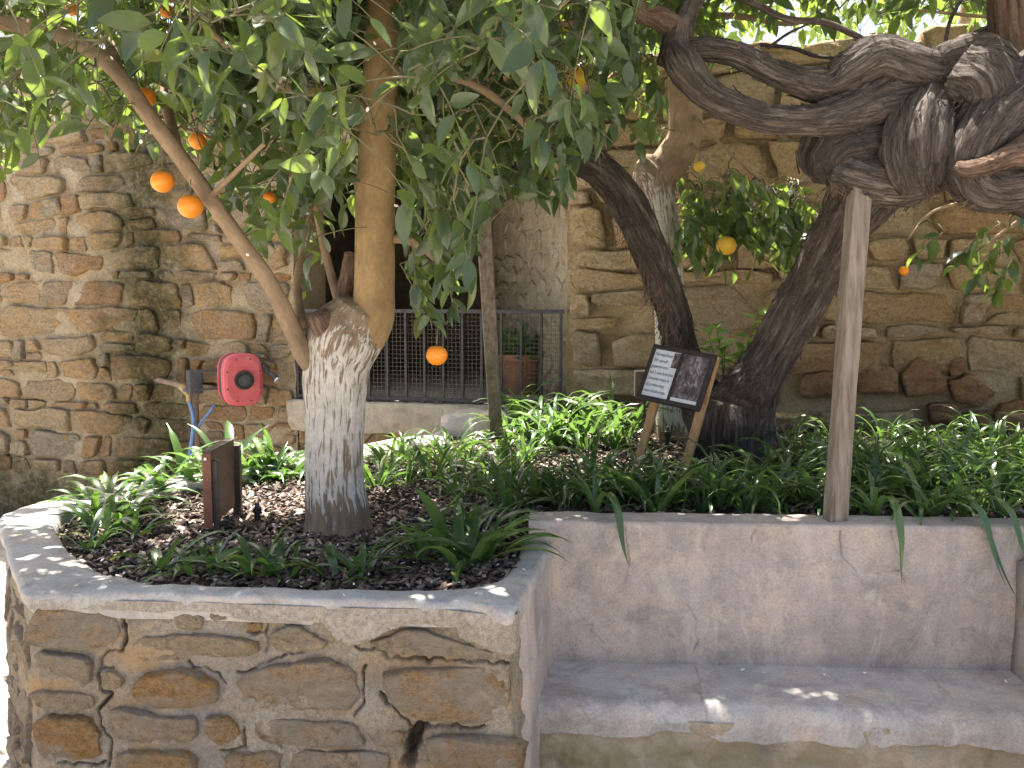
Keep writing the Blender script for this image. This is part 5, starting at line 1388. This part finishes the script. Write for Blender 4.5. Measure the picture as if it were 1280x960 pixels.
v, f, b_ = tube(hs, [.009] * 4, 10, .02)
tag(link('water_hose', mesh('water_hose', v, f), M['blue']), 'thin blue feed hose slanting from under the red reel to the standpipe', 'hose')
mb = MB(); a = at(245, 492, RY + .12); mb.bar(a, Vector((a.x, a.y, -.02)), .016, 12); mb.bar(a - UZ * .003, a + UZ * .02, .021, 12)
tag(mb.build('standpipe', M['pipe']), 'rusty upright pipe under the hose reel bracket', 'pipe')

# ------------------------------------------------------------------ strap-leaved plants
def strap_mesh(Ln, Wd, bend, up0, ns=7):
    v = []; f = []; p = Vector((0, 0, 0)); a = up0
    for i in range(ns + 1):
        t = i / ns; w_ = Wd * (.55 + .45 * math.sin(math.pi * min(1, t * 1.05 + .1))) * (1 - max(0, t - .72) / .29 * .98)
        v += [(p.x, -w_, p.z + w_ * .45), (p.x, 0, p.z), (p.x, w_, p.z + w_ * .45)]
        p = p + Vector((math.cos(a), 0, math.sin(a))) * (Ln / ns); a -= bend / ns * (.5 + t * 1.2)
    for i in range(ns): f += [(3 * i, 3 * i + 3, 3 * i + 4, 3 * i + 1), (3 * i + 1, 3 * i + 4, 3 * i + 5, 3 * i + 2)]
    me = mesh('strap_leaf', v, f); me.materials.append(M['strap'])
    me.polygons.foreach_set('use_smooth', np.ones(len(me.polygons), bool)); me['sm'] = 1
    return me
rg = random.Random(77)
BIG = [strap_mesh(rg.uniform(.30, .46), rg.uniform(.009, .0145), rg.uniform(1.4, 2.9), rg.uniform(.8, 1.4)) for _ in range(22)]
SML = [strap_mesh(rg.uniform(.14, .27), rg.uniform(.009, .014), rg.uniform(.8, 2.0), rg.uniform(.45, 1.15)) for _ in range(16)]
NCL = 0
def clump(P, big, sc_, nlf, label, group):
    global NCL; NCL += 1
    o = empty('strap_leaf_plant', P, label, 'plant', group)
    for i in range(nlf):
        a = i * 2.4 + rg.uniform(-.4, .4); me = rg.choice(BIG if big else SML)
        s_ = sc_ * rg.uniform(.75, 1.15); tl = rg.gauss(0, .15)
        Mx = Matrix.Translation(P + Vector((math.cos(a), math.sin(a), 0)) * .02) @ Matrix.Rotation(a, 4, 'Z') @ Matrix.Rotation(tl, 4, 'Y') @ Matrix.Rotation(rg.gauss(0, .25), 4, 'X') @ Matrix.Scale(s_, 4)
        link('leaf', me, None, o, False, Mx)
def CP(px, py, dz=0.0):
    p = PZ(px, py, .80)
    for _ in range(3): p = PZ(px, py, soilz(p.x, p.y))
    p.z -= .01; return p
def row(pts, big, sc_, nl, label, group, jit=5):
    for px, py in pts: clump(CP(px + rg.uniform(-jit, jit), py + rg.uniform(-jit, jit) * .4), big, sc_ * rg.uniform(.85, 1.15), rg.randint(*nl), label, group)
G = 'strap-leaved plants edging the planter'
row([(108, 688), (128, 668), (150, 655), (118, 650), (165, 640), (140, 635), (180, 628), (150, 622), (125, 640), (165, 670)], False, 1.05, (12, 16), 'short strap-leaved plant at the rounded corner of the planter rim', 'short plants at the rim corner')
row([(205, 712), (245, 720), (265, 712), (320, 722), (365, 722), (345, 716), (420, 724), (455, 718)], False, .95, (9, 13), 'low strap-leaved plant in the row along the planter front rim', 'low plants along the front rim')
row([(535, 695), (585, 712), (570, 690), (610, 700), (600, 675)], False, 1.25, (10, 14), 'strap-leaved plant in the mulch corner next to the bench', 'plants in the mulch corner')
row([(205, 612), (235, 608), (265, 606), (300, 603), (330, 600), (358, 600), (315, 590), (285, 592), (345, 588), (378, 590)], False, 1.25, (13, 17), 'sunlit strap-leaved plant along the rear rim behind the brown sign', 'sunlit plants along the rear rim')
row([(475, 612), (505, 606), (538, 598), (485, 590), (525, 582), (560, 588), (565, 572), (500, 575), (590, 580)], True, .66, (16, 21), 'arching strap-leaved plant between the whitewashed trunk and the stone block', 'plants beside the whitewashed trunk')
row([(610, 600), (640, 590), (600, 615), (655, 575), (625, 575), (575, 618)], True, .64, (17, 22), 'arching strap-leaved plant in front of the pale stone block', 'plants before the stone block')
row([(640, 556), (668, 560), (700, 560), (730, 562), (762, 560), (650, 538), (690, 540), (725, 540), (760, 543), (785, 548), (705, 552)], True, .95, (18, 24), 'dense sunlit strap-leaved plant below the stone pier beside the leaning prop', 'sunlit plants below the stone pier')
front = [(x, rg.choice((634, 628, 640))) for x in range(632, 1300, 27)]
for lo_, hi_, lab_ in ((600, 775, 'strap-leaved plant behind the bench back, between planter corner and framed notice'), (775, 905, 'strap-leaved plant behind the bench back, at the feet of the notice stakes'),
                       (905, 1045, 'strap-leaved plant behind the bench back, between vine stump and timber post'), (1045, 1400, 'strap-leaved plant behind the bench back, past the timber post towards the armrest')):
    row([p for p in front if lo_ <= p[0] < hi_], True, .80, (18, 24), lab_, 'plants behind the bench back', 4)
row([(x, rg.uniform(608, 620)) for x in range(930, 1300, 30)], True, .82, (14, 19), 'strap-leaved plant in the bed between vine trunk and bench back', 'plants between vine and bench')
row([(x, rg.uniform(580, 596)) for x in range(985, 1310, 30)], True, .82, (15, 20), 'strap-leaved plant in the dense bed right of the vine trunk', 'plants right of the vine trunk')
row([(x, rg.uniform(556, 568)) for x in range(975, 1320, 32)], True, .70, (15, 20), 'strap-leaved plant at the foot of the reddish wall blocks', 'plants at the wall foot')
row([(660, 632), (690, 625), (735, 618), (770, 625), (800, 618), (640, 622), (835, 622), (880, 625)], True, .6, (12, 16), 'strap-leaved plant between the framed notice and the bench corner', 'plants before the framed notice')
# long leaves that hang over the bench back
def hang_leaf(path, Wd):
    v = []; f = []; n_ = len(path)
    C_, _ = resample([Vector((x, 0, z)) for x, z in path], [1] * n_, .03); n_ = len(C_)
    for i, p in enumerate(C_):
        t = i / (n_ - 1); w_ = Wd * (.6 + .4 * math.sin(math.pi * min(1, t + .1))) * (1 - max(0, t - .6) / .41 * .98)
        tn = (C_[min(i + 1, n_ - 1)] - C_[max(i - 1, 0)]).normalized(); nr = Vector((-tn.z, 0, tn.x))
        for k in (-1, 0, 1): q = p + nr * (abs(k) * w_ * .4); v.append((q.x, k * w_, q.z))
    for i in range(n_ - 1): f += [(3 * i, 3 * i + 3, 3 * i + 4, 3 * i + 1), (3 * i + 1, 3 * i + 4, 3 * i + 5, 3 * i + 2)]
    me = mesh('strap_leaf', v, f); me.materials.append(M['strap']); me.polygons.foreach_set('use_smooth', np.ones(len(me.polygons), bool)); me['sm'] = 1
    return me
for px, dn, sl_, lab_ in [(1060, .09, .0, 'strap-leaved plant dropping a short leaf over the bench back right beside the timber post'), (1112, .14, .9, 'strap-leaved plant with a long slanting leaf over the bench back crack'), (1128, .08, .5, 'strap-leaved plant with a short slanting leaf over the bench back'),
                          (1205, .21, .05, 'strap-leaved plant whose longest leaf hangs straight down the bench back'), (1262, .16, -1.0, 'strap-leaved plant with a leaf hanging over the bench back beside the armrest'), (1160, .05, .5, 'strap-leaved plant just lapping the bench back edge between the hanging leaves'), (735, .04, .5, 'strap-leaved plant tipping one leaf over the planter end of the bench back')]:
    P = CP(px, 640); e = (P.x - JL.x) / BU.x; P = benchp(e, ZB - .03, -.19)
    o = empty('strap_leaf_plant', P, lab_, 'plant', 'plants hanging over the bench back')
    a = math.atan2(BN.y, BN.x) + sl_ * .6
    hl = hang_leaf([(0, 0), (.05, .07), (.12, .105), (.20, .075), (.235 + .01, -.01), (.25 + abs(sl_) * .05, -.03 - dn * .5), (.262 + abs(sl_) * .10, -.04 - dn)], .0125)
    link('leaf', hl, None, o, False, Matrix.Translation(P) @ Matrix.Rotation(a, 4, 'Z'))
    for i in range(9):
        link('leaf', rg.choice(BIG), None, o, False, Matrix.Translation(P) @ Matrix.Rotation(rg.uniform(0, 6.28), 4, 'Z') @ Matrix.Scale(rg.uniform(.55, .8), 4))
print('clumps', NCL)

# weeds at the foot of the left wall, fern in the alcove pot
LW = [leaf_mesh('weed_leaf', .05, .02, .2, .3, M['weed'], 3), leaf_mesh('weed_leaf', .04, .018, .1, .1, M['weed'], 3)]
def weed(px, py, Y, hgt, spread, nn, label, z0=0.0):
    top = at(px, py, Y); o = empty('weed', (top.x, top.y, z0), label, 'weed')
    paths = []; base = Vector((top.x, top.y, z0)); mats = []; vi = []
    for i in range(9):
        e = top + Vector((rg.gauss(0, spread), rg.gauss(0, spread * .5), rg.uniform(-.5, .0) * hgt))
        paths.append([base, base.lerp(e, .6) + Vector((0, 0, .03)), e])
    for i in range(nn):
        pth = rg.choice(paths); t = rg.uniform(.0, 1); p = pth[1].lerp(pth[2], t) if rg.random() < .8 else pth[0].lerp(pth[1], rg.uniform(.4, 1))
        p = p + Vector((rg.gauss(0, .03), rg.gauss(0, .03), rg.gauss(0, .02)))
        mats.append(Matrix.Translation(p) @ basis(Vector((rg.gauss(0, 1), rg.gauss(0, 1), rg.uniform(-.3, .4))), Vector((0, -.4, 1)), rg.gauss(0, .4), rg) @ Matrix.Scale(rg.uniform(.7, 1.4), 4)); vi.append(rg.randrange(2))
    join_leaves('foliage', LW, mats, vi, M['weed'], o)
    link('stems', twigs_mesh(paths, [(.005, .002)] * len(paths)), M['twig'], o)
weed(240, 560, RY + .05, .5, .06, 260, 'leafy green weed climbing the foot of the standpipe')
weed(175, 575, RY + .12, .4, .07, 240, 'low green weed beside the damp wall foot, away from the standpipe')
weed(205, 590, RY + .0, .4, .08, 200, 'small green weed between the wall foot and the planter rim')
pt = wallp(SR - .42, ZS + .015, -.55)
po = empty('flower_pot', pt, 'terracotta flower pot standing behind the iron grille', 'pot')
v = []; f = []; K_ = 28; pr2 = [(.10, 0), (.12, .1), (.14, .22), (.155, .225), (.155, .265), (.14, .265), (.13, .235), (.02, .23)]
for r_, z_ in pr2:
    for i in range(K_): a = 2 * math.pi * i / K_; v.append(pt + Vector((math.cos(a) * r_, math.sin(a) * r_, z_)))
for j in range(len(pr2) - 1):
    for i in range(K_): f.append((j * K_ + i, j * K_ + (i + 1) % K_, (j + 1) * K_ + (i + 1) % K_, (j + 1) * K_ + i))
link('pot_body', mesh('pot_body', v, f), M['terracotta'], po, False)
fern = empty('potted_plant', pt + Vector((0, 0, .23)), 'green potted plant behind the iron grille', 'plant')
mats = []; vi = []
for i in range(150):
    d = Vector((rg.gauss(0, 1), rg.gauss(0, 1), rg.uniform(-.1, 1.2))).normalized(); p = pt + Vector((0, 0, .24)) + Vector((d.x * .16, d.y * .16, abs(d.z) * .2)) * rg.random() ** .5
    mats.append(Matrix.Translation(p) @ basis(d, Vector((0, -.4, 1)), rg.gauss(0, .4), rg) @ Matrix.Scale(1.5, 4)); vi.append(rg.randrange(2))
join_leaves('foliage', LW, mats, vi, M['weed'], fern)
link('stems', twigs_mesh([[pt + Vector((0, 0, .2)), pt + Vector((rg.uniform(-.1, .1), rg.uniform(-.1, .1), .4))] for _ in range(8)], [(.004, .002)] * 8), M['twig'], fern)

# ------------------------------------------------------------------ small things
def sprinkler(px, py, h, label):
    P = CP(px, py); o = empty('sprinkler', P, label, 'sprinkler', 'black sprinkler spikes in the mulch')
    mb = MB(); mb.bar(P - UZ * .02, P + UZ * h * .6, .011, 12); mb.build('riser', M['black'], o)
    mb = MB(); mb.bar(P + UZ * h * .6, P + UZ * h * .82, .016, 12); mb.build('collar', M['black'], o, .002)
    mb = MB(); mb.bar(P + UZ * h * .82, P + UZ * h, .010, 10, .007); mb.build('spray_head', M['charcoal'], o)
sprinkler(322, 656, .09, 'short black sprinkler spike in the mulch between brown sign and trunk')
sprinkler(520, 662, .06, 'short black sprinkler spike in the mulch right of the whitewashed trunk')
sprinkler(714, 600, .09, 'black sprinkler spike in the sunlit mulch left of the framed notice')
sprinkler(834, 562, .12, 'black sprinkler spike behind the framed notice')
sprinkler(1096, 590, .12, 'black sprinkler spike standing among the strap leaves right of the timber post')
# fallen blossom
mb = MB()
def petal(P, s_):
    u = Vector((rg.gauss(0, 1), rg.gauss(0, 1), rg.gauss(0, .25))).normalized(); w_ = Vector((-u.y, u.x, rg.gauss(0, .3))).normalized()
    mb.add([P - u * s_, P + w_ * s_ * .5 + UZ * .001, P + u * s_ + UZ * .003, P - w_ * s_ * .5 + UZ * .001], [(0, 1, 2, 3)])
for _ in range(700):
    x_, y_ = rg.uniform(-1.7, .5), rg.uniform(2.4, 4.2)
    if inside(np.array([x_]), np.array([y_]), SP)[0]: petal(Vector((x_, y_, soilz(x_, y_) + .016)), rg.uniform(.004, .009))
for _ in range(12): petal(benchp(rg.uniform(.02, BL), .4525, rg.uniform(.005, .09)), rg.uniform(.004, .010))
for px, py in [(180, 730), (430, 744), (520, 746), (595, 742), (655, 712), (610, 745), (40, 690), (70, 715)]: petal(PZ(px, py, .842), .006)
tag(mb.build('fallen_petals', M['petal'], None, smooth=False), 'scattered white orange blossom petals on mulch, rim and bench', 'petals', kind='stuff')
